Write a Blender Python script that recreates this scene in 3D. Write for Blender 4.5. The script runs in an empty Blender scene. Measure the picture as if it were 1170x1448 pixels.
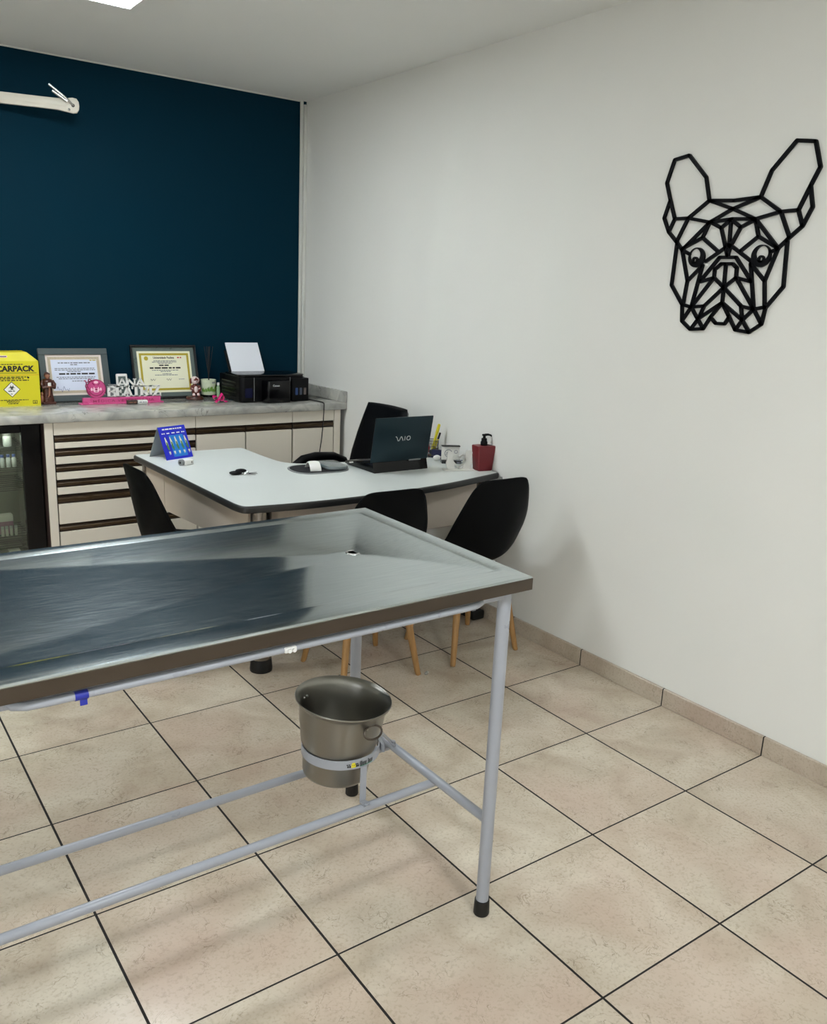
import bpy, bmesh, math, random
from mathutils import Vector, Matrix
random.seed(7)
D = bpy.data
SC = bpy.context.scene
COL = SC.collection
PI = math.pi


# ------------------------------------------------------------------ materials
def lin(c):
    return tuple(((v / 255) / 12.92 if v / 255 <= 0.04045 else ((v / 255 + 0.055) / 1.055) ** 2.4) for v in c)


def mat(name, rgb, rough=0.5, metal=0.0, var=0.06, vscale=14.0, bump=0.0, bscale=60.0, coat=0.0, stretch=None,
        rvar=0.05, aniso=0.0, spec=0.5):
    m = D.materials.new(name)
    m.use_nodes = True
    nt = m.node_tree
    b = nt.nodes['Principled BSDF']
    base = lin(rgb)
    tc = nt.nodes.new('ShaderNodeTexCoord')
    mp = nt.nodes.new('ShaderNodeMapping')
    if stretch:
        mp.inputs['Scale'].default_value = stretch
    nt.links.new(tc.outputs['Object'], mp.inputs['Vector'])
    nz = nt.nodes.new('ShaderNodeTexNoise')
    nz.inputs['Scale'].default_value = vscale
    nz.inputs['Detail'].default_value = 5
    nt.links.new(mp.outputs['Vector'], nz.inputs['Vector'])
    mx = nt.nodes.new('ShaderNodeMix')
    mx.data_type = 'RGBA'
    mx.inputs['A'].default_value = tuple(v * (1 - var) for v in base) + (1,)
    mx.inputs['B'].default_value = tuple(min(1, v * (1 + var)) for v in base) + (1,)
    nt.links.new(nz.outputs['Fac'], mx.inputs['Factor'])
    nt.links.new(mx.outputs['Result'], b.inputs['Base Color'])
    mr = nt.nodes.new('ShaderNodeMapRange')
    mr.inputs['From Min'].default_value = 0.3
    mr.inputs['From Max'].default_value = 0.7
    mr.inputs['To Min'].default_value = max(0.0, rough - rvar)
    mr.inputs['To Max'].default_value = min(1.0, rough + rvar)
    nt.links.new(nz.outputs['Fac'], mr.inputs['Value'])
    nt.links.new(mr.outputs['Result'], b.inputs['Roughness'])
    b.inputs['Metallic'].default_value = metal
    b.inputs['Specular IOR Level'].default_value = spec
    b.inputs['Coat Weight'].default_value = coat
    if aniso:
        b.inputs['Anisotropic'].default_value = aniso
        tg = nt.nodes.new('ShaderNodeTangent')
        tg.direction_type = 'RADIAL'
        tg.axis = 'Z'
        nt.links.new(tg.outputs['Tangent'], b.inputs['Tangent'])
    if bump:
        n2 = nt.nodes.new('ShaderNodeTexNoise')
        n2.inputs['Scale'].default_value = bscale
        n2.inputs['Detail'].default_value = 4
        nt.links.new(mp.outputs['Vector'], n2.inputs['Vector'])
        bp = nt.nodes.new('ShaderNodeBump')
        bp.inputs['Strength'].default_value = bump
        bp.inputs['Distance'].default_value = 0.002
        nt.links.new(n2.outputs['Fac'], bp.inputs['Height'])
        nt.links.new(bp.outputs['Normal'], b.inputs['Normal'])
    return m


def emit_mat(name, rgb, strength):
    m = D.materials.new(name)
    m.use_nodes = True
    nt = m.node_tree
    b = nt.nodes['Principled BSDF']
    b.inputs['Base Color'].default_value = (0.9, 0.9, 0.9, 1)
    b.inputs['Emission Color'].default_value = tuple(rgb) + (1,)
    b.inputs['Emission Strength'].default_value = strength
    return m


def glass_mat(name, tint, gloss=0.12):
    m = D.materials.new(name)
    m.use_nodes = True
    nt = m.node_tree
    for n in list(nt.nodes):
        if n.type == 'BSDF_PRINCIPLED':
            nt.nodes.remove(n)
    out = [n for n in nt.nodes if n.type == 'OUTPUT_MATERIAL'][0]
    tr = nt.nodes.new('ShaderNodeBsdfTransparent')
    tr.inputs['Color'].default_value = tuple(tint) + (1,)
    gl = nt.nodes.new('ShaderNodeBsdfGlossy')
    gl.inputs['Roughness'].default_value = 0.06
    fr = nt.nodes.new('ShaderNodeFresnel')
    fr.inputs['IOR'].default_value = 1.5
    mr = nt.nodes.new('ShaderNodeMath')
    mr.operation = 'ADD'
    mr.inputs[1].default_value = gloss
    nt.links.new(fr.outputs['Fac'], mr.inputs[0])
    mx = nt.nodes.new('ShaderNodeMixShader')
    nt.links.new(mr.outputs['Value'], mx.inputs['Fac'])
    nt.links.new(tr.outputs['BSDF'], mx.inputs[1])
    nt.links.new(gl.outputs['BSDF'], mx.inputs[2])
    nt.links.new(mx.outputs['Shader'], out.inputs['Surface'])
    return m


def N(nt, t, **kw):
    n = nt.nodes.new(t)
    for k, v in kw.items():
        setattr(n, k, v)
    return n


def math_node(nt, op, a, b=None, c=None):
    n = N(nt, 'ShaderNodeMath', operation=op)
    for i, v in enumerate((a, b, c)):
        if v is None:
            continue
        if isinstance(v, (int, float)):
            n.inputs[i].default_value = v
        else:
            nt.links.new(v, n.inputs[i])
    return n.outputs[0]


def mixc(nt, fac, a, b, blend='MIX'):
    n = N(nt, 'ShaderNodeMix', data_type='RGBA', blend_type=blend)
    for key, v in (('Factor', fac), ('A', a), ('B', b)):
        if isinstance(v, (int, float)):
            n.inputs[key].default_value = v
        elif isinstance(v, tuple):
            n.inputs[key].default_value = v if len(v) == 4 else v + (1,)
        else:
            nt.links.new(v, n.inputs[key])
    return n.outputs['Result']


def ramp(nt, fac, lo, hi):
    n = N(nt, 'ShaderNodeMapRange')
    n.inputs['From Min'].default_value = lo
    n.inputs['From Max'].default_value = hi
    nt.links.new(fac, n.inputs['Value'])
    return n.outputs['Result']


def tile_mat(name, axes, rough, grout_w=0.0050, tile=0.45, tint=1.0):
    """Beige ceramic tile with fine dark veins and dark grout on a 45 cm grid."""
    m = D.materials.new(name)
    m.use_nodes = True
    nt = m.node_tree
    b = nt.nodes['Principled BSDF']
    geo = N(nt, 'ShaderNodeNewGeometry')
    sep = N(nt, 'ShaderNodeSeparateXYZ')
    nt.links.new(geo.outputs['Position'], sep.inputs[0])
    masks = []
    ids = []
    for ax in axes:
        s = math_node(nt, 'DIVIDE', sep.outputs[ax], tile)
        pp = math_node(nt, 'PINGPONG', s, 0.5)          # 0 on the lines
        masks.append(math_node(nt, 'LESS_THAN', pp, (grout_w + (.0015 if ax == 0 else 0)) / 2 / tile))
        ids.append(math_node(nt, 'FLOOR', s))
    g = masks[0] if len(masks) == 1 else math_node(nt, 'MAXIMUM', masks[0], masks[1])
    cmb = N(nt, 'ShaderNodeCombineXYZ')
    for i, v in enumerate(ids):
        nt.links.new(v, cmb.inputs[i])
    wn = N(nt, 'ShaderNodeTexWhiteNoise', noise_dimensions='3D')
    nt.links.new(cmb.outputs[0], wn.inputs['Vector'])
    # every tile samples another piece of the pattern
    off = N(nt, 'ShaderNodeVectorMath', operation='MULTIPLY_ADD')
    nt.links.new(wn.outputs['Color'], off.inputs[0])
    off.inputs[1].default_value = (7, 7, 7)
    nt.links.new(geo.outputs['Position'], off.inputs[2])
    cloud = N(nt, 'ShaderNodeTexNoise')
    cloud.inputs['Scale'].default_value = 5.5
    cloud.inputs['Detail'].default_value = 6
    cloud.inputs['Distortion'].default_value = 0.6
    nt.links.new(off.outputs[0], cloud.inputs['Vector'])
    col = mixc(nt, ramp(nt, cloud.outputs['Fac'], 0.32, 0.68), lin((188, 172, 152)), lin((214, 203, 184)))
    pink = N(nt, 'ShaderNodeTexNoise')
    pink.inputs['Scale'].default_value = 2.2
    nt.links.new(off.outputs[0], pink.inputs['Vector'])
    col = mixc(nt, math_node(nt, 'MULTIPLY', ramp(nt, pink.outputs['Fac'], 0.45, 0.7), 0.5), col, lin((202, 174, 158)))
    # speckle
    sp = N(nt, 'ShaderNodeTexNoise')
    sp.inputs['Scale'].default_value = 120
    sp.inputs['Detail'].default_value = 3
    nt.links.new(off.outputs[0], sp.inputs['Vector'])
    col = mixc(nt, math_node(nt, 'MULTIPLY', ramp(nt, sp.outputs['Fac'], 0.5, 0.72), 0.38), col, lin((158, 140, 116)))
    # veins : thin iso-lines of a distorted noise, broken up by another
    vn = N(nt, 'ShaderNodeTexNoise')
    vn.inputs['Scale'].default_value = 16
    vn.inputs['Detail'].default_value = 5
    vn.inputs['Distortion'].default_value = 1.6
    nt.links.new(off.outputs[0], vn.inputs['Vector'])
    d = math_node(nt, 'ABSOLUTE', math_node(nt, 'SUBTRACT', vn.outputs['Fac'], 0.5))
    line = math_node(nt, 'SUBTRACT', 1.0, ramp(nt, d, 0.0, 0.012))
    br = N(nt, 'ShaderNodeTexNoise')
    br.inputs['Scale'].default_value = 9
    nt.links.new(off.outputs[0], br.inputs['Vector'])
    vein = math_node(nt, 'MULTIPLY', math_node(nt, 'MULTIPLY', line, ramp(nt, br.outputs['Fac'], 0.5, 0.6)), 0.62)
    col = mixc(nt, vein, col, lin((118, 100, 78)))
    hue = N(nt, 'ShaderNodeHueSaturation')
    hue.inputs['Saturation'].default_value = 1.0
    nt.links.new(math_node(nt, 'ADD', math_node(nt, 'MULTIPLY', wn.outputs['Value'], 0.08), 0.95 * tint), hue.inputs['Value'])
    nt.links.new(col, hue.inputs['Color'])
    col = mixc(nt, g, hue.outputs['Color'], lin((24, 19, 17)))
    nt.links.new(col, b.inputs['Base Color'])
    r = math_node(nt, 'MULTIPLY_ADD', sp.outputs['Fac'], 0.12, rough - 0.06)
    r = math_node(nt, 'MAXIMUM', r, math_node(nt, 'MULTIPLY', g, 0.9))
    nt.links.new(r, b.inputs['Roughness'])
    bp = N(nt, 'ShaderNodeBump')
    bp.inputs['Strength'].default_value = 0.5
    bp.inputs['Distance'].default_value = 0.0015
    hgt = math_node(nt, 'ADD', math_node(nt, 'SUBTRACT', 1.0, g), math_node(nt, 'MULTIPLY', cloud.outputs['Fac'], 0.25))
    nt.links.new(hgt, bp.inputs['Height'])
    nt.links.new(bp.outputs['Normal'], b.inputs['Normal'])
    return m


def marble_mat(name):
    m = D.materials.new(name)
    m.use_nodes = True
    nt = m.node_tree
    b = nt.nodes['Principled BSDF']
    tc = N(nt, 'ShaderNodeTexCoord')
    nz = N(nt, 'ShaderNodeTexNoise')
    nz.inputs['Scale'].default_value = 9
    nz.inputs['Detail'].default_value = 7
    nz.inputs['Distortion'].default_value = 1.2
    nt.links.new(tc.outputs['Object'], nz.inputs['Vector'])
    col = mixc(nt, ramp(nt, nz.outputs['Fac'], 0.3, 0.66), lin((152, 152, 147)), lin((194, 192, 184)))
    v = N(nt, 'ShaderNodeTexNoise')
    v.inputs['Scale'].default_value = 6
    v.inputs['Detail'].default_value = 6
    v.inputs['Distortion'].default_value = 2.2
    nt.links.new(tc.outputs['Object'], v.inputs['Vector'])
    d = math_node(nt, 'ABSOLUTE', math_node(nt, 'SUBTRACT', v.outputs['Fac'], 0.42))
    line = math_node(nt, 'MULTIPLY', math_node(nt, 'SUBTRACT', 1.0, ramp(nt, d, 0.0, 0.018)), 0.75)
    br = N(nt, 'ShaderNodeTexNoise')
    br.inputs['Scale'].default_value = 14
    nt.links.new(tc.outputs['Object'], br.inputs['Vector'])
    line = math_node(nt, 'MULTIPLY', line, ramp(nt, br.outputs['Fac'], 0.5, 0.62))
    col = mixc(nt, line, col, lin((82, 80, 78)))
    nt.links.new(col, b.inputs['Base Color'])
    b.inputs['Roughness'].default_value = 0.04
    b.inputs['Specular IOR Level'].default_value = 0.75
    return m


M = {}
M['wall'] = mat('white_plaster', (232, 231, 226), 0.75, var=0.02, vscale=3, bump=0.25, bscale=45)
M['blue'] = mat('petrol_blue_paint', (0, 40, 56), 0.75, spec=0.1, var=0.05, vscale=2.5, bump=0.12, bscale=60)
M['ceil'] = mat('ceiling_paint', (234, 234, 231), 0.85, var=0.02, vscale=3, bump=0.15, bscale=80)
M['floor'] = tile_mat('floor_tile', (0, 1), 0.2)
M['base'] = tile_mat('skirting_tile', (1,), 0.3, tint=0.82)
M['trim'] = mat('white_trim', (214, 214, 208), 0.45, var=0.03)
def brushed_sheet(name):
    """Stainless sheet with lengthwise brush marks: a fairly clear reflection under a broad scuffed sheen."""
    m = D.materials.new(name)
    m.use_nodes = True
    nt = m.node_tree
    b = nt.nodes['Principled BSDF']
    out = [n for n in nt.nodes if n.type == 'OUTPUT_MATERIAL'][0]
    tc = N(nt, 'ShaderNodeTexCoord')
    mp = N(nt, 'ShaderNodeMapping')
    mp.inputs['Scale'].default_value = (2.2, 70, 70)
    mp.inputs['Rotation'].default_value = (0, 0, math.radians(5))
    nt.links.new(tc.outputs['Object'], mp.inputs['Vector'])
    nz = N(nt, 'ShaderNodeTexNoise')
    nz.inputs['Scale'].default_value = 5
    nz.inputs['Detail'].default_value = 6
    nt.links.new(mp.outputs['Vector'], nz.inputs['Vector'])
    big = N(nt, 'ShaderNodeTexNoise')
    big.inputs['Scale'].default_value = 3.5
    big.inputs['Detail'].default_value = 4
    nt.links.new(tc.outputs['Object'], big.inputs['Vector'])
    b2 = N(nt, 'ShaderNodeBsdfPrincipled')
    sheet = mixc(nt, ramp(nt, nz.outputs['Fac'], .3, .7), (.49, .55, .57), (.67, .73, .74))
    for s, r in ((b, .115), (b2, .27)):
        nt.links.new(sheet, s.inputs['Base Color'])
        s.inputs['Metallic'].default_value = 1
        s.inputs['Roughness'].default_value = r
    fac = math_node(nt, 'ADD', math_node(nt, 'MULTIPLY', ramp(nt, nz.outputs['Fac'], .3, .7), .30), math_node(nt, 'MULTIPLY', big.outputs['Fac'], .16))
    fac = math_node(nt, 'ADD', fac, .04)
    mx = N(nt, 'ShaderNodeMixShader')
    nt.links.new(fac, mx.inputs['Fac'])
    nt.links.new(b.outputs['BSDF'], mx.inputs[1])
    nt.links.new(b2.outputs['BSDF'], mx.inputs[2])
    nt.links.new(mx.outputs['Shader'], out.inputs['Surface'])
    return m
M['steel'] = brushed_sheet('brushed_steel')
M['steel_edge'] = mat('dull_steel_edge', (98, 90, 83), 0.32, 1.0, var=0.1, vscale=8, stretch=(1, 6, 6))
M['bucket'] = mat('worn_steel', (146, 144, 138), 0.33, 1.0, var=0.16, vscale=10, stretch=(1, 1, 0.4), bump=0.12, bscale=30)
M['chrome'] = mat('polished_metal', (205, 205, 205), 0.14, 1.0, var=0.03)
M['pillar'] = mat('satin_metal', (132, 126, 120), 0.26, 1.0, var=0.05)
M['grey_paint'] = mat('pale_grey_paint', (160, 163, 171), 0.32, 0.0, var=0.04)
M['dark_rubber'] = mat('black_rubber', (6, 5, 5), 0.55, var=0.1)
M['black_plastic'] = mat('black_plastic', (3, 3, 5), 0.42, spec=0.18, var=0.1, bump=0.05, bscale=160)
M['shell'] = mat('black_shell', (1, 2, 4), 0.5, spec=0.10, var=0.1, bump=0.1, bscale=200)
M['leather'] = mat('black_leather', (1, 2, 5), 0.5, spec=0.12, var=0.12, bump=0.3, bscale=90)
M['gloss_black'] = mat('gloss_black', (2, 2, 4), 0.2, spec=0.35, var=0.1)
M['wood'] = mat('beech_wood', (164, 124, 76), 0.42, var=0.42, vscale=18, stretch=(5, 5, 0.6), bump=0.1, bscale=30)
M['laminate'] = mat('white_laminate', (212, 216, 213), 0.34, var=0.01, vscale=4, rvar=0.0)
M['edge_band'] = mat('graphite_edging', (58, 58, 58), 0.3, 0.55, var=0.03, rvar=0.0)
M['beige'] = mat('beige_laminate', (222, 214, 200), 0.5, var=0.02, vscale=5)
M['panel'] = mat('warm_white_panel', (214, 200, 184), 0.38, var=0.02, vscale=5)
M['brown'] = mat('brown_grip', (44, 32, 24), 0.32, 0.35, var=0.1, stretch=(0.4, 6, 6))
M['brown_light'] = mat('brown_grip_ridge', (74, 58, 40), 0.28, 0.4, var=0.1, stretch=(0.4, 6, 6))
M['dark_gap'] = mat('shadow_gap', (30, 28, 26), 0.8, var=0.05)
M['dark_brown'] = mat('dark_brown_side', (74, 58, 52), 0.5, var=0.06)
M['marble'] = marble_mat('grey_marble')
M['laptop'] = mat('dark_teal_lid', (24, 44, 52), 0.33, 0.5, var=0.06, vscale=8)
M['silver'] = mat('silver_print', (205, 208, 208), 0.3, 0.3, var=0.02)
M['white_plastic'] = mat('white_plastic', (232, 230, 226), 0.35, var=0.02)
M['white_paint'] = mat('white_painted_board', (226, 224, 218), 0.5, var=0.02)
M['arm_paint'] = mat('off_white_enamel', (222, 216, 202), 0.4, var=0.06)
M['grey_plastic'] = mat('grey_plastic', (128, 130, 130), 0.4, var=0.05)
M['gel'] = mat('grey_gel', (96, 104, 106), 0.12, var=0.3, vscale=22, coat=0.5)
M['cloth_black'] = mat('black_cloth', (18, 18, 24), 0.8, var=0.1, bump=0.3, bscale=300)
M['burgundy'] = mat('burgundy_plastic', (112, 24, 32), 0.42, var=0.05)
M['yellow'] = mat('yellow_card', (214, 203, 26), 0.5, var=0.04)
M['yellow_plastic'] = mat('yellow_plastic', (226, 212, 48), 0.4, var=0.05)
M['red_plastic'] = mat('red_plastic', (180, 30, 44), 0.35, var=0.05)
M['print_black'] = mat('black_print', (26, 25, 24), 0.6, var=0.05)
M['print_red'] = mat('red_print', (196, 60, 30), 0.6, var=0.05)
M['print_grey'] = mat('grey_print', (122, 124, 134), 0.7, var=0.05)
M['print_blue'] = mat('blue_ink', (70, 80, 130), 0.7, var=0.05)
M['card_white'] = mat('white_card', (238, 236, 230), 0.55, var=0.02)
M['paper'] = mat('white_paper', (230, 232, 240), 0.7, var=0.015)
M['cert_blue'] = mat('cool_paper', (214, 220, 238), 0.6, var=0.02)
M['cert_cream'] = mat('cream_paper', (234, 232, 204), 0.6, var=0.03)
M['cert_edge'] = mat('pinkish_paper_edge', (226, 214, 206), 0.6, var=0.03)
M['guilloche'] = mat('tan_border_print', (186, 172, 150), 0.6, var=0.2, vscale=160)
M['gold'] = mat('olive_gold_print', (176, 158, 40), 0.45, var=0.25, vscale=120)
M['frame_grey'] = mat('grey_frame', (74, 84, 86), 0.35, var=0.08)
M['frame_black'] = mat('black_frame', (14, 14, 18), 0.4, var=0.08)
M['frame_bottom'] = mat('grey_mount', (92, 104, 100), 0.3, var=0.1)
M['pink'] = mat('pink_acrylic', (206, 82, 138), 0.25, var=0.04)
M['pink_dark'] = mat('dark_pink_acrylic', (150, 26, 84), 0.3, var=0.05)
M['magenta'] = mat('magenta_satin', (214, 40, 120), 0.35, var=0.15)
M['pink_pale'] = mat('pale_pink', (246, 196, 216), 0.4, var=0.05)
M['robe'] = mat('brown_glazed_clay', (74, 38, 28), 0.3, var=0.25, vscale=30)
M['skin'] = mat('painted_clay_face', (150, 100, 78), 0.4, var=0.1)
M['clay_dark'] = mat('dark_brown_base', (70, 34, 26), 0.35, var=0.2)
M['fig_white'] = mat('white_fur_paint', (226, 206, 204), 0.45, var=0.12, vscale=40)
M['fig_brown'] = mat('reddish_brown_paint', (108, 46, 40), 0.4, var=0.15)
M['leaf'] = mat('green_leaf_print', (112, 158, 60), 0.5, var=0.25, vscale=60)
M['pale_green'] = mat('pale_green_ceramic', (216, 224, 196), 0.3, var=0.06)
M['liquid'] = mat('pale_green_bottle', (150, 178, 140), 0.15, var=0.1)
M['stick'] = mat('dark_reed', (26, 22, 24), 0.6, var=0.1)
M['cal_blue'] = mat('royal_blue_print', (22, 34, 190), 0.4, var=0.25, vscale=6)
M['cal_light'] = mat('azure_print', (20, 120, 205), 0.4, var=0.1)
M['cal_back'] = mat('grey_card', (150, 158, 158), 0.6, var=0.04)
M['tooth'] = mat('tooth_print', (226, 222, 196), 0.5, var=0.1)
M['tooth_green'] = mat('green_print', (70, 120, 70), 0.5, var=0.2)
M['navy'] = mat('navy_plastic', (30, 32, 66), 0.3, var=0.1)
M['mesh_grey'] = mat('grey_wire', (96, 96, 96), 0.4, 0.6, var=0.1)
M['fridge_liner'] = mat('grey_fridge_liner', (150, 154, 142), 0.5, var=0.04)
M['vial_blue'] = mat('blue_cap', (84, 104, 168), 0.4, var=0.05)
M['vial_clear'] = mat('frosted_vial', (216, 220, 222), 0.2, var=0.05)
M['lilac'] = mat('lilac_box', (176, 132, 160), 0.5, var=0.05)
M['sticker_green'] = mat('green_sticker', (60, 130, 96), 0.5, var=0.1)
M['blue_tape'] = mat('blue_tape', (40, 50, 160), 0.45, var=0.1)
M['art_black'] = mat('black_cut_acrylic', (5, 5, 9), 0.5, var=0.05, spec=0.12)
M['glass'] = glass_mat('fridge_glass', (0.80, 0.84, 0.78), 0.02)
M['picture_glass'] = glass_mat('picture_glass', (0.97, 0.98, 0.97), 0.0)
M['led'] = emit_mat('led_diffuser', (0.93, 1.0, 1.03), 30.0)
M['tank_blue'] = mat('blue_ink_window', (36, 66, 120), 0.3, var=0.1)
M['tank_grey'] = mat('grey_ink_window', (70, 76, 92), 0.3, var=0.1)
M['tank_tan'] = mat('tan_ink_window', (100, 90, 86), 0.3, var=0.1)
M['navy_dark'] = mat('smoked_window', (20, 22, 52), 0.2, var=0.1)


# ------------------------------------------------------------------ mesh helpers
def BM():
    return bmesh.new()


def box(bm, x0, x1, y0, y1, z0, z1, bev=0.0, seg=2, mtx=None):
    r = bmesh.ops.create_cube(bm, size=1.0)
    vs = r['verts']
    for v in vs:
        v.co = Vector((x0 + (v.co.x + .5) * (x1 - x0), y0 + (v.co.y + .5) * (y1 - y0), z0 + (v.co.z + .5) * (z1 - z0)))
    if bev:
        es = list({e for v in vs for e in v.link_edges})
        r2 = bmesh.ops.bevel(bm, geom=es, offset=bev, segments=seg, profile=0.5, affect='EDGES')
        vs = [v for v in bm.verts if v in set(r2['verts']) or v in set(x for x in vs if x.is_valid)]
    if mtx is not None:
        bmesh.ops.transform(bm, matrix=mtx, verts=[v for v in vs if v.is_valid])
    return bm


def basis(d):
    d = Vector(d).normalized()
    a = Vector((0, 0, 1)) if abs(d.z) < 0.9 else Vector((1, 0, 0))
    u = d.cross(a).normalized()
    return u, d.cross(u).normalized()


def tube(bm, pts, r, n=12, cap=True, closed=False):
    """Round tube along a path; r may be a list of radii."""
    pts = [Vector(p) for p in pts]
    rs = r if isinstance(r, (list, tuple)) else [r] * len(pts)
    rings = []
    u = w = None
    cnt = len(pts)
    for i, p in enumerate(pts):
        if closed:
            d = (pts[(i + 1) % cnt] - pts[i - 1])
        else:
            d = pts[min(i + 1, cnt - 1)] - pts[max(i - 1, 0)]
        d.normalize()
        if u is None:
            u, w = basis(d)
        else:
            u = (u - d * u.dot(d)).normalized()
            w = d.cross(u)
        rings.append([bm.verts.new(p + (u * math.cos(2 * PI * k / n) + w * math.sin(2 * PI * k / n)) * rs[i]) for k in range(n)])
    for i in range(cnt if closed else cnt - 1):
        a, b = rings[i], rings[(i + 1) % cnt]
        for k in range(n):
            bm.faces.new((a[k], a[(k + 1) % n], b[(k + 1) % n], b[k]))
    if cap and not closed:
        bm.faces.new(rings[0][::-1])
        bm.faces.new(rings[-1])
    return bm


def lathe(bm, prof, n=32, c=(0, 0, 0), sx=1.0, sy=1.0, cap0=True, cap1=True):
    rings = []
    for r, z in prof:
        rings.append([bm.verts.new((c[0] + r * sx * math.cos(2 * PI * k / n), c[1] + r * sy * math.sin(2 * PI * k / n), c[2] + z)) for k in range(n)])
    for a, b in zip(rings, rings[1:]):
        for k in range(n):
            bm.faces.new((a[k], a[(k + 1) % n], b[(k + 1) % n], b[k]))
    if cap0 and prof[0][0] > 1e-6:
        bm.faces.new(rings[0][::-1])
    if cap1 and prof[-1][0] > 1e-6:
        bm.faces.new(rings[-1])
    return bm


def ball(bm, c, r, sx=1, sy=1, sz=1, seg=16):
    m = Matrix.Translation(c) @ Matrix.Diagonal((r * sx, r * sy, r * sz, 1))
    bmesh.ops.create_uvsphere(bm, u_segments=seg, v_segments=seg * 2 // 3, radius=1, matrix=m)
    return bm


def prism(bm, pts, z0, z1, bev=0.0, seg=2, axis='z'):
    """Extruded polygon; axis tells which way it is extruded ('z': pts are x,y; 'y': pts are x,z; 'x': pts are y,z)."""
    def P(a, b, h):
        return {'z': (a, b, h), 'y': (a, h, b), 'x': (h, a, b)}[axis]
    lo = [bm.verts.new(P(a, b, z0)) for a, b in pts]
    hi = [bm.verts.new(P(a, b, z1)) for a, b in pts]
    f0 = bm.faces.new(lo)
    f1 = bm.faces.new(hi)
    n = len(pts)
    fs = [bm.faces.new((lo[i], lo[(i + 1) % n], hi[(i + 1) % n], hi[i])) for i in range(n)]
    bmesh.ops.recalc_face_normals(bm, faces=[f0, f1] + fs)
    if bev:
        es = list(f0.edges) + list(f1.edges)
        bmesh.ops.bevel(bm, geom=es, offset=bev, segments=seg, profile=0.5, affect='EDGES')
    return bm


def rounded(pts, rad, seg=6):
    """Round the corners of a polygon. rad: one number or one per point."""
    out = []
    n = len(pts)
    rs = rad if isinstance(rad, (list, tuple)) else [rad] * n
    for i in range(n):
        p = Vector(pts[i]).to_2d()
        a = Vector(pts[i - 1]).to_2d() - p
        b = Vector(pts[(i + 1) % n]).to_2d() - p
        r = min(rs[i], a.length * .49, b.length * .49)
        if r <= 1e-6:
            out.append((p.x, p.y))
            continue
        p0 = p + a.normalized() * r
        p1 = p + b.normalized() * r
        for k in range(seg + 1):
            t = k / seg
            q = p0 * (1 - t) ** 2 + p * 2 * t * (1 - t) + p1 * t * t
            out.append((q.x, q.y))
    return out


def inset_poly(pts, d):
    """Inset of a counter-clockwise polygon."""
    n = len(pts)
    out = []
    for i in range(n):
        p = Vector(pts[i])
        a = (p - Vector(pts[i - 1])).normalized()
        b = (Vector(pts[(i + 1) % n]) - p).normalized()
        na = Vector((-a.y, a.x))
        nb = Vector((-b.y, b.x))
        m = (na + nb)
        m = m / max(m.length_squared / 2, 0.2) if m.length > 1e-6 else na
        q = p + m * d
        out.append((q.x, q.y))
    return out


def seg2(bm, p, q, w, t0, t1, axis='y'):
    """Flat bar from p to q in a plane, width w, between depths t0 and t1."""
    p, q = Vector(p), Vector(q)
    d = (q - p)
    if d.length < 1e-6:
        return
    nrm = Vector((-d.y, d.x)).normalized() * w / 2
    prism(bm, [tuple(p + nrm), tuple(p - nrm), tuple(q - nrm), tuple(q + nrm)], t0, t1, axis=axis)


def disc(bm, c, r, t0, t1, axis='y', n=14, sy=1.0):
    prism(bm, [(c[0] + r * math.cos(2 * PI * k / n), c[1] + r * sy * math.sin(2 * PI * k / n)) for k in range(n)], t0, t1, axis=axis)


def annulus(bm, c, r0, ci, r1, t0, t1, axis='y', n=28, sy=1.0):
    """Ring with an (eccentric) hole: outer centre c radius r0, inner centre ci radius r1."""
    def P(a, b, h):
        return {'z': (a, b, h), 'y': (a, h, b), 'x': (h, a, b)}[axis]
    R = []
    for (cc, r) in ((c, r0), (ci, r1)):
        for h in (t0, t1):
            R.append([bm.verts.new(P(cc[0] + r * math.cos(2 * PI * k / n), cc[1] + r * sy * math.sin(2 * PI * k / n), h)) for k in range(n)])
    o0, o1, i0, i1 = R
    fs = []
    for k in range(n):
        j = (k + 1) % n
        for a, b in ((o0, o1), (o1, i1), (i1, i0), (i0, o0)):
            fs.append(bm.faces.new((a[k], a[j], b[j], b[k])))
    bmesh.ops.recalc_face_normals(bm, faces=fs)


def words(bm, x0, x1, z, h, t0, t1, axis='y', gap=0.35, rng=random):
    """One line of print too small to read: a row of short bars."""
    x = x0
    while x < x1 - h:
        w = min(h * rng.uniform(1.2, 4.5), x1 - x)
        prism(bm, [(x, z), (x + w, z), (x + w, z + h), (x, z + h)], t0, t1, axis=axis)
        x += w + h * (0.6 + gap * rng.random())


def obj(name, bm, m, parent=None, loc=(0, 0, 0), rot=(0, 0, 0), smooth=True, angle=35):
    bmesh.ops.recalc_face_normals(bm, faces=bm.faces[:])
    me = D.meshes.new(name)
    bm.to_mesh(me)
    bm.free()
    if smooth:
        for p in me.polygons:
            p.use_smooth = True
        me.set_sharp_from_angle(angle=math.radians(angle))
    me.materials.append(m)
    o = D.objects.new(name, me)
    COL.objects.link(o)
    o.location = loc
    o.rotation_euler = rot
    if parent:
        o.parent = parent
    return o


def tag(o, label, cat, group=None):
    o['label'] = label
    o['category'] = cat
    if group:
        o['group'] = group
    return o


def thing(name, label, cat, loc=(0, 0, 0), rot=(0, 0, 0), group=None):
    o = D.objects.new(name, None)
    o.empty_display_size = 0.05
    COL.objects.link(o)
    o.location = loc
    o.rotation_euler = rot
    return tag(o, label, cat, group)


def struct(name, bm, m, **kw):
    o = obj(name, bm, m, **kw)
    o['kind'] = 'structure'
    return o


def copy_tree(o, parent=None):
    c = o.copy()
    COL.objects.link(c)
    c.parent = parent
    for ch in o.children:
        copy_tree(ch, c)
    return c


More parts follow.
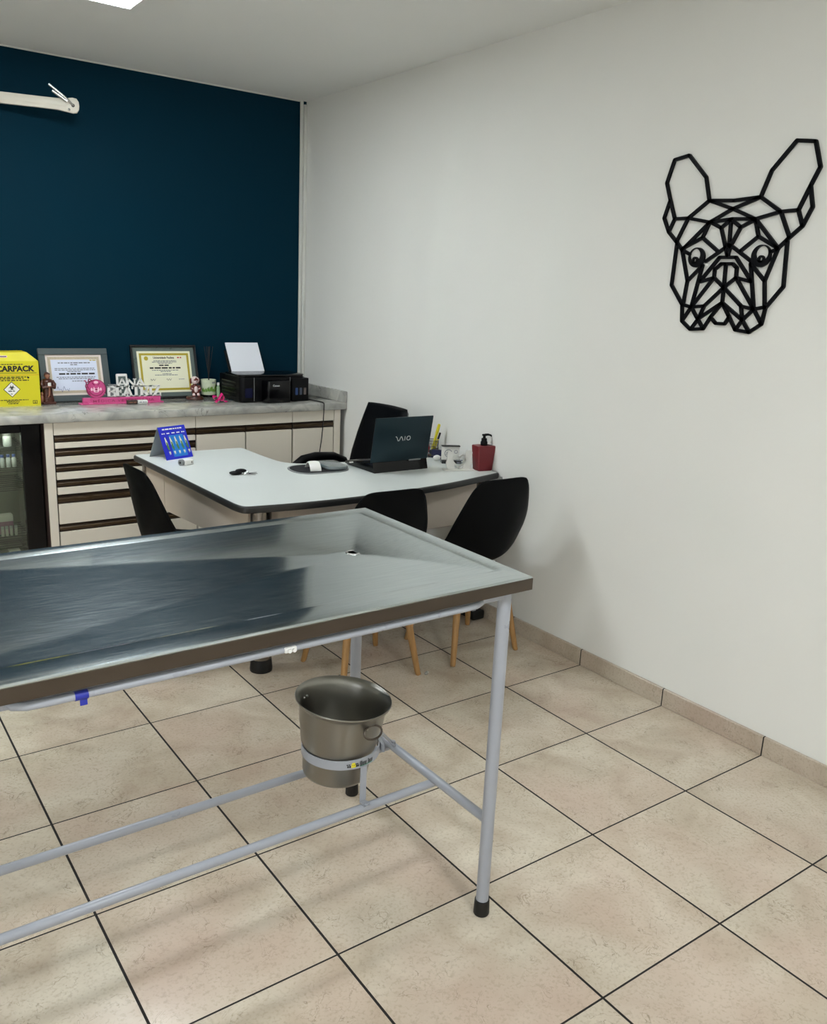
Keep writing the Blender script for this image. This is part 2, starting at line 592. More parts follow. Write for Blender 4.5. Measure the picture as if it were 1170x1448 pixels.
def text(name, body, width, height, depth, m, parent, loc, rot=(PI / 2, 0, 0), bold=0.0, spacing=1.0, shear=0.0, keep=False):
    """Lettering in the built-in font, scaled to width x height; its local x runs along the line."""
    cu = D.curves.new('lettering', 'FONT')
    cu.body = body
    cu.size = 1
    cu.space_character = spacing
    cu.offset = bold
    cu.shear = shear
    cu.extrude = 0.02
    cu.resolution_u = 3
    tmp = D.objects.new('tmp', cu)
    COL.objects.link(tmp)
    dg = bpy.context.evaluated_depsgraph_get()
    me = D.meshes.new_from_object(tmp.evaluated_get(dg))
    D.objects.remove(tmp)
    D.curves.remove(cu)
    xs = [v.co.x for v in me.vertices]
    ys = [v.co.y for v in me.vertices]
    zs = [v.co.z for v in me.vertices]
    sx = width / (max(xs) - min(xs))
    sy = sx if keep else height / (max(ys) - min(ys))
    for v in me.vertices:
        v.co = ((v.co.x - min(xs)) * sx, (v.co.y - min(ys)) * sy, (v.co.z - min(zs)) / (max(zs) - min(zs)) * depth)
    me.name = name
    me.materials.append(m)
    o = D.objects.new(name, me)
    COL.objects.link(o)
    o.location = loc
    o.rotation_euler = rot
    o.parent = parent
    return o


# ------------------------------------------------------------------ the room
XL, XR, YN, YF, H = -4.85, 0.0, -3.4, 2.624, 2.682
struct('floor', box(BM(), XL - .1, XR + .1, YN - .1, YF + .1, -0.1, 0), M['floor'])
struct('ceiling', box(BM(), XL - .1, XR + .1, YN - .1, YF + .1, H, H + .1), M['ceil'])
struct('wall_far', box(BM(), XL - .1, XR + .1, YF, YF + .1, 0, H), M['blue'])
struct('wall_right', box(BM(), XR, XR + .1, YN - .1, YF, 0, H), M['wall'])
DY0, DY1, DH = -3.1, -1.5, 2.15      # assumed unseen doorway behind and left of the camera, added to let daylight in
bm = BM()
box(bm, XL - .1, XL, YN - .1, DY0, 0, H)
box(bm, XL - .1, XL, DY1, YF, 0, H)
box(bm, XL - .1, XL, DY0, DY1, DH, H)
struct('wall_left', bm, M['wall'])
bm = BM()
box(bm, XL - .11, XL + .01, DY0, DY0 + .05, 0, DH, .003, 1)
box(bm, XL - .11, XL + .01, DY1 - .05, DY1, 0, DH, .003, 1)
box(bm, XL - .11, XL + .01, DY0 + .05, DY1 - .05, DH - .05, DH, .003, 1)
struct('door_1', bm, M['trim'])  # frame of the assumed doorway, out of view
pl = D.lights.new('doorway_daylight', 'AREA')
pl.shape = 'RECTANGLE'
pl.size, pl.size_y = DH - .05, DY1 - DY0 - .1
pl.cycles.is_portal = True
po = D.objects.new('doorway_daylight', pl)
COL.objects.link(po)
po.location = (XL - .12, (DY0 + DY1) / 2, (DH - .05) / 2)
po.rotation_euler = (0, -PI / 2, 0)
struct('wall_near', box(BM(), XL, XR, YN - .1, YN, 0, H), M['wall'])
struct('baseboard_right', box(BM(), -0.014, 0, YN, YF, 0, 0.074, 0.002, 1), M['base'])
bm = BM()
box(bm, -0.046, -0.026, YF - .012, YF, 0.9, H, 0.003, 2)
box(bm, -0.024, -0.002, YF - .020, YF, 0.9, H - .02, 0.003, 2)
struct('trim_1', bm, M['trim'])
struct('trim_2', box(BM(), XL, -0.046, YF - .006, YF, H - .007, H, 0.001, 1), M['trim'])

# LED panels on the ceiling: one in view, three unseen ones added to brighten the room
def led_panel(cx, cy, label, s=0.42):
    t = thing('ceiling_light', label, 'ceiling light', (cx, cy, H), group='ceiling LED panels')
    bm = BM()
    h = s / 2
    for a in ((-h, h, -h, -h + .012), (-h, h, h - .012, h), (-h, -h + .012, -h + .012, h - .012), (h - .012, h, -h + .012, h - .012)):
        box(bm, a[0], a[1], a[2], a[3], -.024, 0, .002, 1)
    obj('frame', bm, M['white_plastic'], t)
    obj('diffuser', box(BM(), -h + .012, h - .012, -h + .012, h - .012, -.022, -.012), M['led'], t)
    return t
led_panel(-1.427 - .21, 1.515 - .21, 'bright square LED panel on the ceiling, cut by the top of the photo')
led_panel(-3.2, 1.305, 'added unseen LED panel on the ceiling at the fridge side of the room')  # out of view, added to lighten the floor under the steel table
led_panel(-1.637, -2.45, 'added unseen LED panel on the ceiling behind the camera, near the white wall')
led_panel(-3.2, -2.45, 'added unseen LED panel on the ceiling behind the camera, near the doorway')

# ------------------------------------------------------------------ stainless examination table
TB = Vector((-2.045, -0.65, 0))
T = thing('examination_table', 'stainless steel examination table with sunken tray on grey tube legs', 'examination table', TB)
OFF = tuple(-TB)
X0, X1, Y0, Y1 = -2.725, -1.362, -1.018, -0.284
I0, I1, J0, J1 = -2.69, -1.395, -0.952, -0.318
ZT = 0.940
dx, dy, dz = -1.592, -0.588, 0.029
bm = BM()
nx, ny = 200, 120
def tray_z(x, y):
    k = 0.00022
    a = [(x - dx) / (I1 - dx), (dx - x) / (dx - I0), (y - dy) / (J1 - dy), (dy - y) / (dy - J0)]
    hs = [(v ** .66 if v > 0 else v) * dz for v in a]
    m = max(hs)
    return max(ZT - .0280, ZT - .0038 - dz + m + k * math.log(sum(math.exp((h - m) / k) for h in hs)))
grid = [[bm.verts.new((I0 + .012 + (I1 - I0 - .024) * i / nx, J0 + .012 + (J1 - J0 - .024) * j / ny,
        tray_z(I0 + (I1 - I0) * i / nx, J0 + (J1 - J0) * j / ny))) for j in range(ny + 1)] for i in range(nx + 1)]
for i in range(nx):
    for j in range(ny):
        bm.faces.new((grid[i][j], grid[i + 1][j], grid[i + 1][j + 1], grid[i][j + 1]))
def loop_rect(x0, x1, y0, y1, z):
    L = []
    for i in range(nx + 1):
        L.append((x0 + (x1 - x0) * i / nx, y0, z))
    for j in range(1, ny + 1):
        L.append((x1, y0 + (y1 - y0) * j / ny, z))
    for i in range(nx - 1, -1, -1):
        L.append((x0 + (x1 - x0) * i / nx, y1, z))
    for j in range(ny - 1, 0, -1):
        L.append((x0, y0 + (y1 - y0) * j / ny, z))
    return [bm.verts.new(p) for p in L]
edge = [grid[i][0] for i in range(nx + 1)] + [grid[nx][j] for j in range(1, ny + 1)] + [grid[i][ny] for i in range(nx - 1, -1, -1)] + [grid[0][j] for j in range(ny - 1, 0, -1)]
loops = [edge, loop_rect(I0, I1, J0, J1, ZT), loop_rect(X0 + .003, X1 - .003, Y0 + .003, Y1 - .003, ZT - .001),
         loop_rect(X0, X1, Y0, Y1, ZT - .004), loop_rect(X0, X1, Y0, Y1, ZT - .034), loop_rect(X0 + .02, X1 - .02, Y0 + .02, Y1 - .02, ZT - .034), loop_rect(X0 + .021, X1 - .021, Y0 + .021, Y1 - .021, ZT - .044)]
for a, b in zip(loops, loops[1:]):
    for k in range(len(a)):
        bm.faces.new((a[k], a[(k + 1) % len(a)], b[(k + 1) % len(a)], b[k]))
bm.faces.new(loops[-1])
obj('tabletop', bm, M['steel'], T, OFF, angle=25)
bm = BM()
box(bm, X0 - .001, X1 + .001, Y0 - .0015, Y0 - .0003, ZT - .034, ZT - .006)
box(bm, X0 - .001, X1 + .001, Y1 + .0003, Y1 + .0015, ZT - .034, ZT - .006)
box(bm, X1 + .0003, X1 + .0015, Y0, Y1, ZT - .034, ZT - .006)
box(bm, X0 - .0015, X0 - .0003, Y0, Y1, ZT - .034, ZT - .006)
obj('apron', bm, M['steel_edge'], T, OFF)
dr = obj('drain', lathe(BM(), [(0.021, 0), (0.020, .0045), (0.0145, .0045), (0.0135, .002), (0.0135, -.004)], 28, (dx, dy, ZT - .0310), cap1=False), M['chrome'], T, OFF)
obj('drain_hole', lathe(BM(), [(0.0135, .0004), (.0004, .0004)], 24, (dx, dy, ZT - .0279)), M['dark_rubber'], dr)
LX, LY0, LY1, LX2 = -1.408, -0.977, -0.327, -2.66
for lx in (LX, LX2):
    for ly in (LY0, LY1):
        l = obj('leg', lathe(BM(), [(.0165, .03), (.0165, ZT - .0445)], 24, (lx, ly, 0)), M['grey_paint'], T, OFF)
        obj('rubber_foot', lathe(BM(), [(.0195, 0), (.021, .003), (.0195, .042), (.0168, .043)], 24, (lx, ly, 0)), M['dark_rubber'], l)
for lx in (LX, LX2):
    obj('crossbar', tube(BM(), [(lx, LY0 + .012, .276), (lx, LY1 - .012, .276)], .0125, 16), M['grey_paint'], T, OFF)
for ry in (-.74, -.513):
    obj('long_rail', tube(BM(), [(LX + .004, ry, .2585), (LX2, ry, .2585)], .0115, 16), M['grey_paint'], T, OFF)
    # under-frame bars carrying the top
for ly in (LY0 + .0, LY1):
    obj('frame_bar', box(BM(), LX2, LX, ly - .012, ly + .012, ZT - .058, ZT - .0445), M['grey_paint'], T, OFF)
bm = BM()
pts = [(-1.487, -.955, .902), (-1.487, -.978, .8925), (-1.495, -.993, .888), (-1.515, -1.000, .886), (-1.55, -1.002, .886), (-2.0, -1.002, .886),
       (-2.44, -1.002, .886), (-2.475, -1.000, .886), (-2.495, -.993, .888), (-2.503, -.978, .8925), (-2.503, -.955, .902)]
tube(bm, pts, .0075, 12)
rail = obj('side_rail', bm, M['grey_paint'], T, OFF)
bm = BM()
box(bm, -2.008, -1.982, -1.0125, -.995, .881, .892, .002)
tube(bm, [(-2.0, -1.0125, .8865), (-2.0, -1.018, .8865)], .004, 8)
tube(bm, [(-1.99, -1.0125, .8865), (-1.99, -1.018, .8865)], .004, 8)
obj('rail_clip', bm, M['white_plastic'], rail)
bm = BM()
tube(bm, [(-2.40, -1.002, .886), (-2.378, -1.002, .886)], .0083, 12)
box(bm, -2.392, -2.380, -1.006, -1.004, .868, .879)
obj('tape', bm, M['blue_tape'], rail)
# hoop that holds the bucket
BC = Vector((-1.637, -.6225, 0))
HR = .1055
bm = BM()
n = 48
ring = []
for k in range(n):
    a = 2 * PI * k / n
    c, s = math.cos(a), math.sin(a)
    ring.append([bm.verts.new((BC.x + r * c, BC.y + r * s, z)) for r, z in ((HR, .372), (HR, .397), (HR - .003, .397), (HR - .003, .372))])
for k in range(n):
    a, b = ring[k], ring[(k + 1) % n]
    for q in range(4):
        bm.faces.new((a[q], a[(q + 1) % 4], b[(q + 1) % 4], b[q]))
hoop = obj('bucket_hoop', bm, M['grey_paint'], T, OFF)
bm = BM()      # flat tongue from the hoop down to the crossbar
prism(bm, [(-1.546, -.700), (-1.523, -.640), (-1.522, -.612), (-1.526, -.598), (-1.530, -.630), (-1.55, -.690)], .374, .395)
tg = [(-1.522, -.625, .386), (-1.49, -.60, .372), (-1.45, -.572, .330), (-1.42, -.555, .295), (-1.405, -.548, .2885)]
for a, b in zip(tg, tg[1:]):
    a, b = Vector(a), Vector(b)
    w = Vector((0.35, .94, 0)).normalized() * .017
    vs = [bm.verts.new(p) for p in (a - w, a + w, b + w, b - w)] + [bm.verts.new(p - Vector((0, 0, .004))) for p in (a - w, a + w, b + w, b - w)]
    for f in ((0, 1, 2, 3), (7, 6, 5, 4), (0, 4, 5, 1), (1, 5, 6, 2), (2, 6, 7, 3), (3, 7, 4, 0)):
        bm.faces.new([vs[i] for i in f])
tube(bm, [(-1.412, -.552, .287), (-1.412, -.552, .298)], .006, 8)
obj('hoop_bracket', bm, M['grey_paint'], hoop)
bm = BM()
box(bm, -1.640, -1.622, -.7315, -.7285, .275, .374)
box(bm, -1.640, -1.622, -.755, -.7285, .2695, .2725)
tube(bm, [(-1.631, -.746, .272), (-1.631, -.746, .278)], .007, 8)
obj('hoop_strut', bm, M['grey_paint'], hoop)
# sticker on the hoop: a yellow animal head between leaves, then a dark word
def on_hoop(deg, z, r=HR + .0008):
    a = math.radians(deg)
    return (BC.x + r * math.cos(a), BC.y + r * math.sin(a), z)
def hoop_patch(bm, d0, d1, z0, z1, r=HR + .0006):
    k = 4
    for i in range(k):
        a, b = d0 + (d1 - d0) * i / k, d0 + (d1 - d0) * (i + 1) / k
        vs = [bm.verts.new(p) for p in (on_hoop(a, z0, r), on_hoop(b, z0, r), on_hoop(b, z1, r), on_hoop(a, z1, r))]
        bm.faces.new(vs)
bm = BM()
hoop_patch(bm, 254.5, 261, .377, .388, HR + .0008)
hoop_patch(bm, 255.5, 260, .388, .391, HR + .0008)
obj('sticker_head', bm, M['yellow_plastic'], hoop)
bm = BM()
for d in (248.6, 251.4, 261.2, 263.6):
    hoop_patch(bm, d, d + 2.2, .378, .384, HR + .0009)
    hoop_patch(bm, d - 1, d + 1.2, .385, .388, HR + .0009)
hoop_patch(bm, 256, 257, .383, .385, HR + .0011)
hoop_patch(bm, 258.5, 259.5, .383, .385, HR + .0011)
obj('sticker_leaves', bm, M['print_black'], hoop)
bm = BM()
d = 267.5
for w, h in ((1.3, .011), (1.3, .011), (1.3, .008), (1.2, .008), (1.4, .008), (1.2, .008), (0, 0), (1.3, .011), (1.2, .008), (1.2, .008), (1.3, .008), (1.2, .008)):
    if w:
        hoop_patch(bm, d, d + w, .378, .378 + h * 1.25, HR + .0009)
    d += 2.0
obj('sticker_word', bm, M['print_black'], hoop)
bm = BM()
hoop_patch(bm, 267.5, 290, .3765, .3785, HR + .0009)
obj('sticker_line', bm, M['sticker_green'], hoop)

# ------------------------------------------------------------------ bucket in the hoop
B = thing('bucket', 'dull stainless steel bucket hanging in the hoop under the examination table', 'bucket', (BC.x - .012, BC.y + .008, .307), (.052, .073, 0))
bm = BM()
prof = [(.082, 0), (.086, .002), (.0885, .010), (.0955, .085), (.1015, .094), (.1085, .140), (.1115, .150), (.1165, .200), (.1225, .2105), (.1285, .2155),
        (.1300, .2185), (.1290, .2210), (.1265, .2205), (.1205, .2125), (.1145, .200), (.1095, .151), (.1065, .140), (.0995, .095), (.0935, .086), (.0865, .010), (.082, .004), (.0005, .004)]
lathe(bm, prof, 56)
obj('body', bm, M['bucket'], B, angle=50)
bm = BM()
cc = []
for k in range(20):
    a = 2 * PI * k / 20
    cc.append((.030 * math.cos(a), 0, .017 * math.sin(a)))
tube(bm, cc, .0028, 8, closed=True)
obj('ring_handle', bm, M['steel_edge'], B, loc=(.1235 * math.cos(math.radians(-80)), .1235 * math.sin(math.radians(-80)), .176), rot=(math.radians(-38), 0, math.radians(10)))
for s in (-.016, .016):
    a = math.radians(-80) + s / .115
    obj('rivet', ball(BM(), (.1155 * math.cos(a), .1155 * math.sin(a), .183), .0045, seg=10), M['bucket'], B)
bm = BM()
a = math.radians(-80)
prism(bm, rounded([(-.022, -.012), (.022, -.012), (.018, .010), (-.018, .010)], .008), -.001, .0025, axis='y')
obj('handle_lug', bm, M['bucket'], B, loc=(0, 0, 0))
lug = B.children[-1]
me = lug.data
for v in me.vertices:
    if True:      # bend the plate onto the wall of the bucket
        ang = a + v.co.x / .115
        r = .1145 - v.co.y
        v.co = (r * math.cos(ang), r * math.sin(ang), .182 + v.co.z)
for d in (118, 126):
    a = math.radians(d)
    obj('rivet', ball(BM(), (.1130 * math.cos(a), .1130 * math.sin(a), .186), .0042, seg=10), M['chrome'], B)


# ------------------------------------------------------------------ black shell chairs on wooden legs
def lerp_table(tab, t):
    for (t0, *a), (t1, *b) in zip(tab, tab[1:]):
        if t <= t1:
            f = (t - t0) / (t1 - t0)
            f = f * f * (3 - 2 * f) if False else f
            return [p + (q - p) * f for p, q in zip(a, b)]
    return list(tab[-1][1:])
def catmull(tab, t):
    n = len(tab)
    for i in range(n - 1):
        if t <= tab[i + 1][0] or i == n - 2:
            f = (t - tab[i][0]) / (tab[i + 1][0] - tab[i][0])
            p0 = tab[max(i - 1, 0)][1:]
            p1, p2 = tab[i][1:], tab[i + 1][1:]
            p3 = tab[min(i + 2, n - 1)][1:]
            return [0.5 * (2 * b + (c - a) * f + (2 * a - 5 * b + 4 * c - d) * f * f + (3 * b - a - 3 * c + d) * f ** 3) for a, b, c, d in zip(p0, p1, p2, p3)]
# t, y, z, half width, side lift
SHELL = [(0.0, .225, .415, .190, .000), (0.06, .215, .436, .212, .004), (0.2, .13, .437, .228, .022), (0.36, .01, .424, .234, .060), (0.48, -.095, .428, .234, .100),
         (0.57, -.160, .462, .228, .108), (0.66, -.186, .535, .222, .080), (0.78, -.203, .645, .206, .044), (0.90, -.217, .757, .170, .018), (0.97, -.225, .814, .142, .007), (1.0, -.228, .833, .128, .003)]
def shell_bm():
    bm = BM()
    nu, nv = 24, 44
    rows = []
    for j in range(nv + 1):
        t = j / nv
        y, z, w, l = catmull(SHELL, t)
        e = 0.01
        y0, z0 = catmull(SHELL, max(0, t - e))[:2]
        y1, z1 = catmull(SHELL, min(1, t + e))[:2]
        ty, tz = y1 - y0, z1 - z0
        L = math.hypot(ty, tz)
        ny_, nz_ = tz / L, -ty / L           # towards the sitter
        row = []
        for i in range(nu + 1):
            u = -1 + 2 * i / nu
            b = abs(u) ** 2.4 * l
            # the top corners are rounded off, the middle of the top edge stays high
            drop = 0.0
            if t > .93:
                drop = (abs(u) ** 7) * .010 * (t - .93) / .07
            row.append(bm.verts.new((u * w, y + ny_ * b * (1 if True else 0), z + nz_ * b - drop)))
        rows.append(row)
    for a, b in zip(rows, rows[1:]):
        for i in range(nu):
            bm.faces.new((a[i], a[i + 1], b[i + 1], b[i]))
    return bm
def make_chair(label, loc, rz, group='black shell chairs around the desk'):
    t = thing('shell_chair', label, 'chair', loc, (0, 0, rz), group)
    s = obj('seat_shell', shell_bm(), M['shell'], t)
    md = s.modifiers.new('thickness', 'SOLIDIFY')
    md.thickness = .006
    md.offset = 1
    bm = BM()
    for sx in (-1, 1):
        for sy in (-1, 1):
            tube(bm, [(sx * .115, sy * .105, .385), (sx * .150, sy * .140, .27)], .005, 8)
            tube(bm, [(sx * .150, sy * .140, .27), (-sx * .112, sy * .105, .365)], .0035, 8)
            tube(bm, [(sx * .150, sy * .140, .27), (sx * .112, -sy * .105, .365)], .0035, 8)
    tube(bm, [(-.115, .105, .386), (.115, .105, .386), (.115, -.105, .386), (-.115, -.105, .386)], .006, 8, closed=True)
    tube(bm, [(.115, .105, .386), (.10, .09, .412)], .008, 8)
    tube(bm, [(-.115, .105, .386), (-.10, .09, .412)], .008, 8)
    tube(bm, [(.115, -.105, .386), (.10, -.085, .412)], .008, 8)
    tube(bm, [(-.115, -.105, .386), (-.10, -.085, .412)], .008, 8)
    obj('wire_frame', bm, M['black_plastic'], t)
    for sx in (-1, 1):
        for sy in (-1, 1):
            l = obj('leg', tube(BM(), [(sx * .186, sy * .178, 0.0), (sx * .182, sy * .174, .012), (sx * .128, sy * .118, .36), (sx * .126, sy * .116, .375)],
                                [.0105, .0125, .0185, .016], 14), M['wood'], t)
            p = Vector((sx * .143, sy * .133, .265))
            nrm = Vector((sx * .25, -1, 0)).normalized()
            obj('screw', tube(BM(), [p - nrm * .0185 * -1 - nrm * .0, p + nrm * .0205], .005, 10), M['brown_light'], l)
    return t
make_chair('black shell chair at the middle of the desk front, half hidden by the steel table', (-.878, .468, 0), -.035)
make_chair('black shell chair with wooden legs beside the white wall, rightmost of the three', (-.335, .452, 0), 0)
make_chair('black shell chair seen side-on, in front of the drawers, leftmost of the three', (-1.412, 1.056, 0), -math.radians(88))


# ------------------------------------------------------------------ desk
DZ = .755
K = thing('desk', 'white L-shaped office desk with dark rounded edging and round metal pillar', 'desk', (-.75, .95, 0))
OFF = (.75, -.95, 0)
outline = [(-1.40, .60), (-1.385, .535), (-1.20, .508), (-1.0, .494), (-.70, .498), (-.36, .545), (-.006, .632), (-.006, 1.16),
           (-.55, 1.16), (-.84, 1.215), (-.855, 1.45), (-.855, 1.705), (-1.43, 1.722), (-1.415, 1.25)]
rad = [.05, .10, .05, .1, .1, .1, .006, .006, .03, .14, .03, .03, .035, .05]
ol = rounded(outline, rad, 8)
obj('edging', prism(BM(), ol, DZ - .030, DZ - .0006, .008, 4), M['edge_band'], K, OFF)
obj('desk_top', prism(BM(), inset_poly(ol, .0085), DZ - .004, DZ, .0006, 1), M['laminate'], K, OFF)
bm = lathe(BM(), [(.043, .055), (.043, DZ - .031)], 32, (-1.25, .665, 0))
pil = obj('pillar', bm, M['pillar'], K, OFF)
obj('pillar_foot', lathe(BM(), [(.047, 0), (.048, .01), (.046, .03), (.0435, .056), (.043, .056)], 32, (-1.25, .665, 0)), M['dark_rubber'], pil)
bm = BM()
box(bm, -1.205, -.10, .682, .700, .505, DZ - .031, .002, 1)
obj('modesty_panel', bm, M['panel'], K, OFF)
bm = BM()
def slab_between(bm, a, b, th, z0, z1):
    a, b = Vector(a), Vector(b)
    n_ = Vector((-(b - a).y, (b - a).x)).normalized() * th / 2
    prism(bm, [tuple(a - n_), tuple(b - n_), tuple(b + n_), tuple(a + n_)], z0, z1)
slab_between(bm, (-1.278, .705), (-1.352, 1.47), .018, .525, DZ - .031)
slab_between(bm, (-1.3525, 1.474), (-1.375, 1.68), .018, .525, DZ - .031)
obj('side_panel', bm, M['panel'], K, OFF)
obj('side_post', box(BM(), -1.392, -1.366, 1.66, 1.69, .02, DZ - .031, .003, 1), M['pillar'], K, OFF)
bm = BM()
box(bm, -.086, -.070, .66, .74, .03, DZ - .031, .003, 1)
obj('end_post', bm, M['pillar'], K, OFF)
bm = BM()
box(bm, -.105, -.03, .64, 1.16, .004, .05, .01, 2)
obj('end_foot', bm, M['dark_rubber'], K, OFF)
bm = BM()
box(bm, -.098, -.075, .655, .668, .045, .13, .003, 1)
obj('foot_bracket', bm, M['grey_paint'], K, OFF)

# grey cable hanging at the wall end of the desk
bm = BM()
tube(bm, [(-.010, .618, .735), (-.009, .610, .738), (-.008, .60, .70), (-.006, .585, .62), (-.008, .60, .5), (-.010, .64, .35), (-.02, .70, .1)], .003, 8)
tag(obj('power_cord', bm, M['grey_plastic']), 'grey cord drooping at the wall end of the white desk', 'cord')

# ------------------------------------------------------------------ things on the desk
# calendar tent
A = thing('tent_calendar', 'blue tent-shaped desk calendar with a row of tooth drawings', 'calendar', (-1.277, 1.595, DZ), (0, 0, math.radians(18)))
hw, hh = .079, .150
tilt = math.atan2(.064, hh)
def flap(name, m, y0, y1, parent):
    bm = BM()
    a = [(-hw, y0, .0008), (hw, y0, .0008), (hw, y1, hh), (-hw, y1, hh)]
    nrm = Vector((0, hh, -(y1 - y0))).normalized() * .0012
    vs = [bm.verts.new(Vector(p)) for p in a] + [bm.verts.new(Vector(p) + nrm) for p in a]
    for f in ((0, 1, 2, 3), (7, 6, 5, 4), (0, 4, 5, 1), (1, 5, 6, 2), (2, 6, 7, 3), (3, 7, 4, 0)):
        bm.faces.new([vs[i] for i in f])
    return obj(name, bm, m, parent, smooth=False)
flap('front_flap', M['cal_blue'], -.064, 0, A)
flap('back_flap', M['cal_back'], .064, .0015, A)
pr = D.objects.new('front_print', None)
pr = obj('front_print', box(BM(), -.030, .052, -.0006, -.0002, .012, .118), M['cal_light'], A, (0, -.0648, 0.001), (-tilt, 0, 0), smooth=False)
bm = BM()
words(bm, -.058, .056, .146, .006, -.0010, -.0004)
for i in range(5):
    cx = -.058 + i * .029
    words(bm, cx - .009, cx + .009, .126, .005, -.0010, -.0004)
obj('heading', bm, M['card_white'], pr)
bm = BM()
bg = BM()
for i in range(5):
    cx = -.054 + i * .0285
    prism(bm, [(cx - .004, .108), (cx, .112), (cx + .007, .085), (cx + .0085, .066), (cx + .002, .060), (cx - .004, .075)], -.0011, -.0006, axis='y')
    prism(bm, [(cx + .000, .040), (cx + .011, .040), (cx + .010, .024), (cx + .007, .032), (cx + .004, .022)], -.0011, -.0006, axis='y')
    prism(bg, [(cx - .001, .088), (cx + .005, .084), (cx + .010, .052), (cx + .004, .044), (cx - .003, .060)], -.0014, -.0009, axis='y')
obj('tooth_drawings', bm, M['tooth'], pr)
obj('gum_drawings', bg, M['tooth_green'], pr)

# small white box with a roll end
A = thing('tape_box', 'small white box with a round grey end, in front of the blue calendar', 'box', (-1.285, 1.385, DZ), (0, 0, math.radians(22)))
obj('body', box(BM(), -.022, .034, -.018, .018, 0, .026, .006, 3), M['white_plastic'], A)
bm = BM()
tube(bm, [(-.036, 0, .0145), (-.021, 0, .0145)], .0145, 20)
rl = obj('roll_end', bm, M['grey_plastic'], A)
obj('hub', tube(BM(), [(-.0375, 0, .0145), (-.034, 0, .0145)], .006, 14), M['dark_rubber'], rl)
bm = BM()
prism(bm, [(.016, .010), (.020, .006), (.020, .018), (.016, .016)], -.0188, -.0178, axis='y')
obj('mark', bm, M['print_black'], A)

# car keys
A = thing('key_bunch', 'black car key fob with small metal keys lying on the white desk', 'keys', (-1.158, 1.085, DZ), (0, 0, math.radians(-20)))
bm = BM()
ball(bm, (-.012, 0, .009), .028, 1.05, .62, .31, 18)
ball(bm, (.012, .012, .016), .022, 1.15, .5, .42, 18)
obj('fob', bm, M['black_plastic'], A)
bm = BM()
cc = [(.034 + .012 * math.cos(2 * PI * k / 18), .004 + .012 * math.sin(2 * PI * k / 18), .008 + .004 * math.sin(2 * PI * k / 18)) for k in range(18)]
tube(bm, cc, .0016, 8, closed=True)
obj('split_ring', bm, M['chrome'], A)
for dy_, an in ((.0, -12), (-.010, -40), (.012, 14)):
    bm = BM()
    prism(bm, rounded([(0, -.006), (.012, -.009), (.018, -.004), (.046, -.0035), (.050, 0), (.046, .0035), (.018, .004), (.012, .009), (0, .006)], .002), .001, .0032)
    obj('key', bm, M['chrome'], A, (.036, .004 + dy_ * .4, .001), (math.radians(0), math.radians(-3), math.radians(an)))

# mouse mat with wrist gel, and the arched mouse on it
A = thing('mouse_mat', 'oblong black mouse mat with a grey gel wrist rest beside the laptop', 'mouse mat', (-.760, 1.055, DZ), (0, 0, math.radians(-3)))
ov = rounded([(-.150, -.105), (.135, -.105), (.135, .105), (-.150, .105)], .11, 12)
obj('mat', prism(BM(), ov, 0, .004, .0008, 1), M['grey_plastic'], A)
obj('cloth_top', prism(BM(), inset_poly(ov, .010), .003, .0046, .0004, 1), M['cloth_black'], A)
bm = BM()
rest = rounded([(.005, -.088), (.118, -.088), (.122, .09), (.005, .09)], .045, 10)
prism(bm, rest, .004, .022, .008, 4)
obj('wrist_rest', bm, M['gel'], A)
A = thing('computer_mouse', 'white arched computer mouse on the black mouse mat', 'mouse', (-.800, 1.045, DZ + .0046), (0, 0, math.radians(75)))
bm = BM()
nA, nW = 20, 8
rows = []
for i in range(nA + 1):
    t = i / nA
    xx = -.052 + .108 * t
    zz = .036 * math.sin(PI * min(1, .06 + t * .97)) ** .8 if t > .001 else .002
    zz = max(zz, .0015)
    rows.append([(xx, -.026 + .052 * j / nW, zz - .004 * abs(-1 + 2 * j / nW) ** 3) for j in range(nW + 1)])
top = [[bm.verts.new((x, y, max(z, .001) + .003)) for x, y, z in r] for r in rows]
bot = [[bm.verts.new((x, y, max(z - .002, 0.0))) for x, y, z in r] for r in rows]
for g in (top, bot):
    for a, b in zip(g, g[1:]):
        for j in range(nW):
            bm.faces.new((a[j], a[j + 1], b[j + 1], b[j]))
for i in range(nA):
    for j in (0, nW):
        bm.faces.new((top[i][j], top[i + 1][j], bot[i + 1][j], bot[i][j]))
for i in (0, nA):
    for j in range(nW):
        bm.faces.new((top[i][j], top[i][j + 1], bot[i][j + 1], bot[i][j]))
obj('arched_shell', bm, M['white_plastic'], A)
obj('wheel', box(BM(), .020, .036, -.003, .003, .030, .0345, .001, 1, Matrix.Translation((0, 0, 0)) ), M['dark_rubber'], A, (-.008, 0, .002), (0, math.radians(10), 0))

# laptop on a wedge stand
A = thing('laptop_stand', 'black wedge-shaped stand under the laptop', 'laptop stand', (-.427, .865, DZ))
bm = BM()
prism(bm, [(-.006, 0), (.240, 0), (.240, .008), (.020, .050), (.008, .050)], -.155, .158, .003, 2, axis='x')
obj('wedge', bm, M['gloss_black'], A)
obj('front_lip', box(BM(), -.155, .158, .232, .242, .004, .020, .002, 1), M['gloss_black'], A)
L = thing('laptop', 'dark teal laptop with silver letters on its lid, open on the desk', 'laptop', (-.437, .868, DZ + .046))
slope = math.atan2(.042, .22)
base = obj('keyboard_base', box(BM(), -.163, .163, .004, .226, .002, .016, .004, 2), M['gloss_black'], L, (0, .0, .002), (-slope, 0, 0))
kb = BM()
for r in range(5):
    for c in range(13):
        box(kb, -.142 + c * .0222, -.142 + c * .0222 + .019, .035 + r * .0195, .035 + r * .0195 + .0165, .0155, .0172)
obj('keys', kb, M['black_plastic'], base, smooth=False)
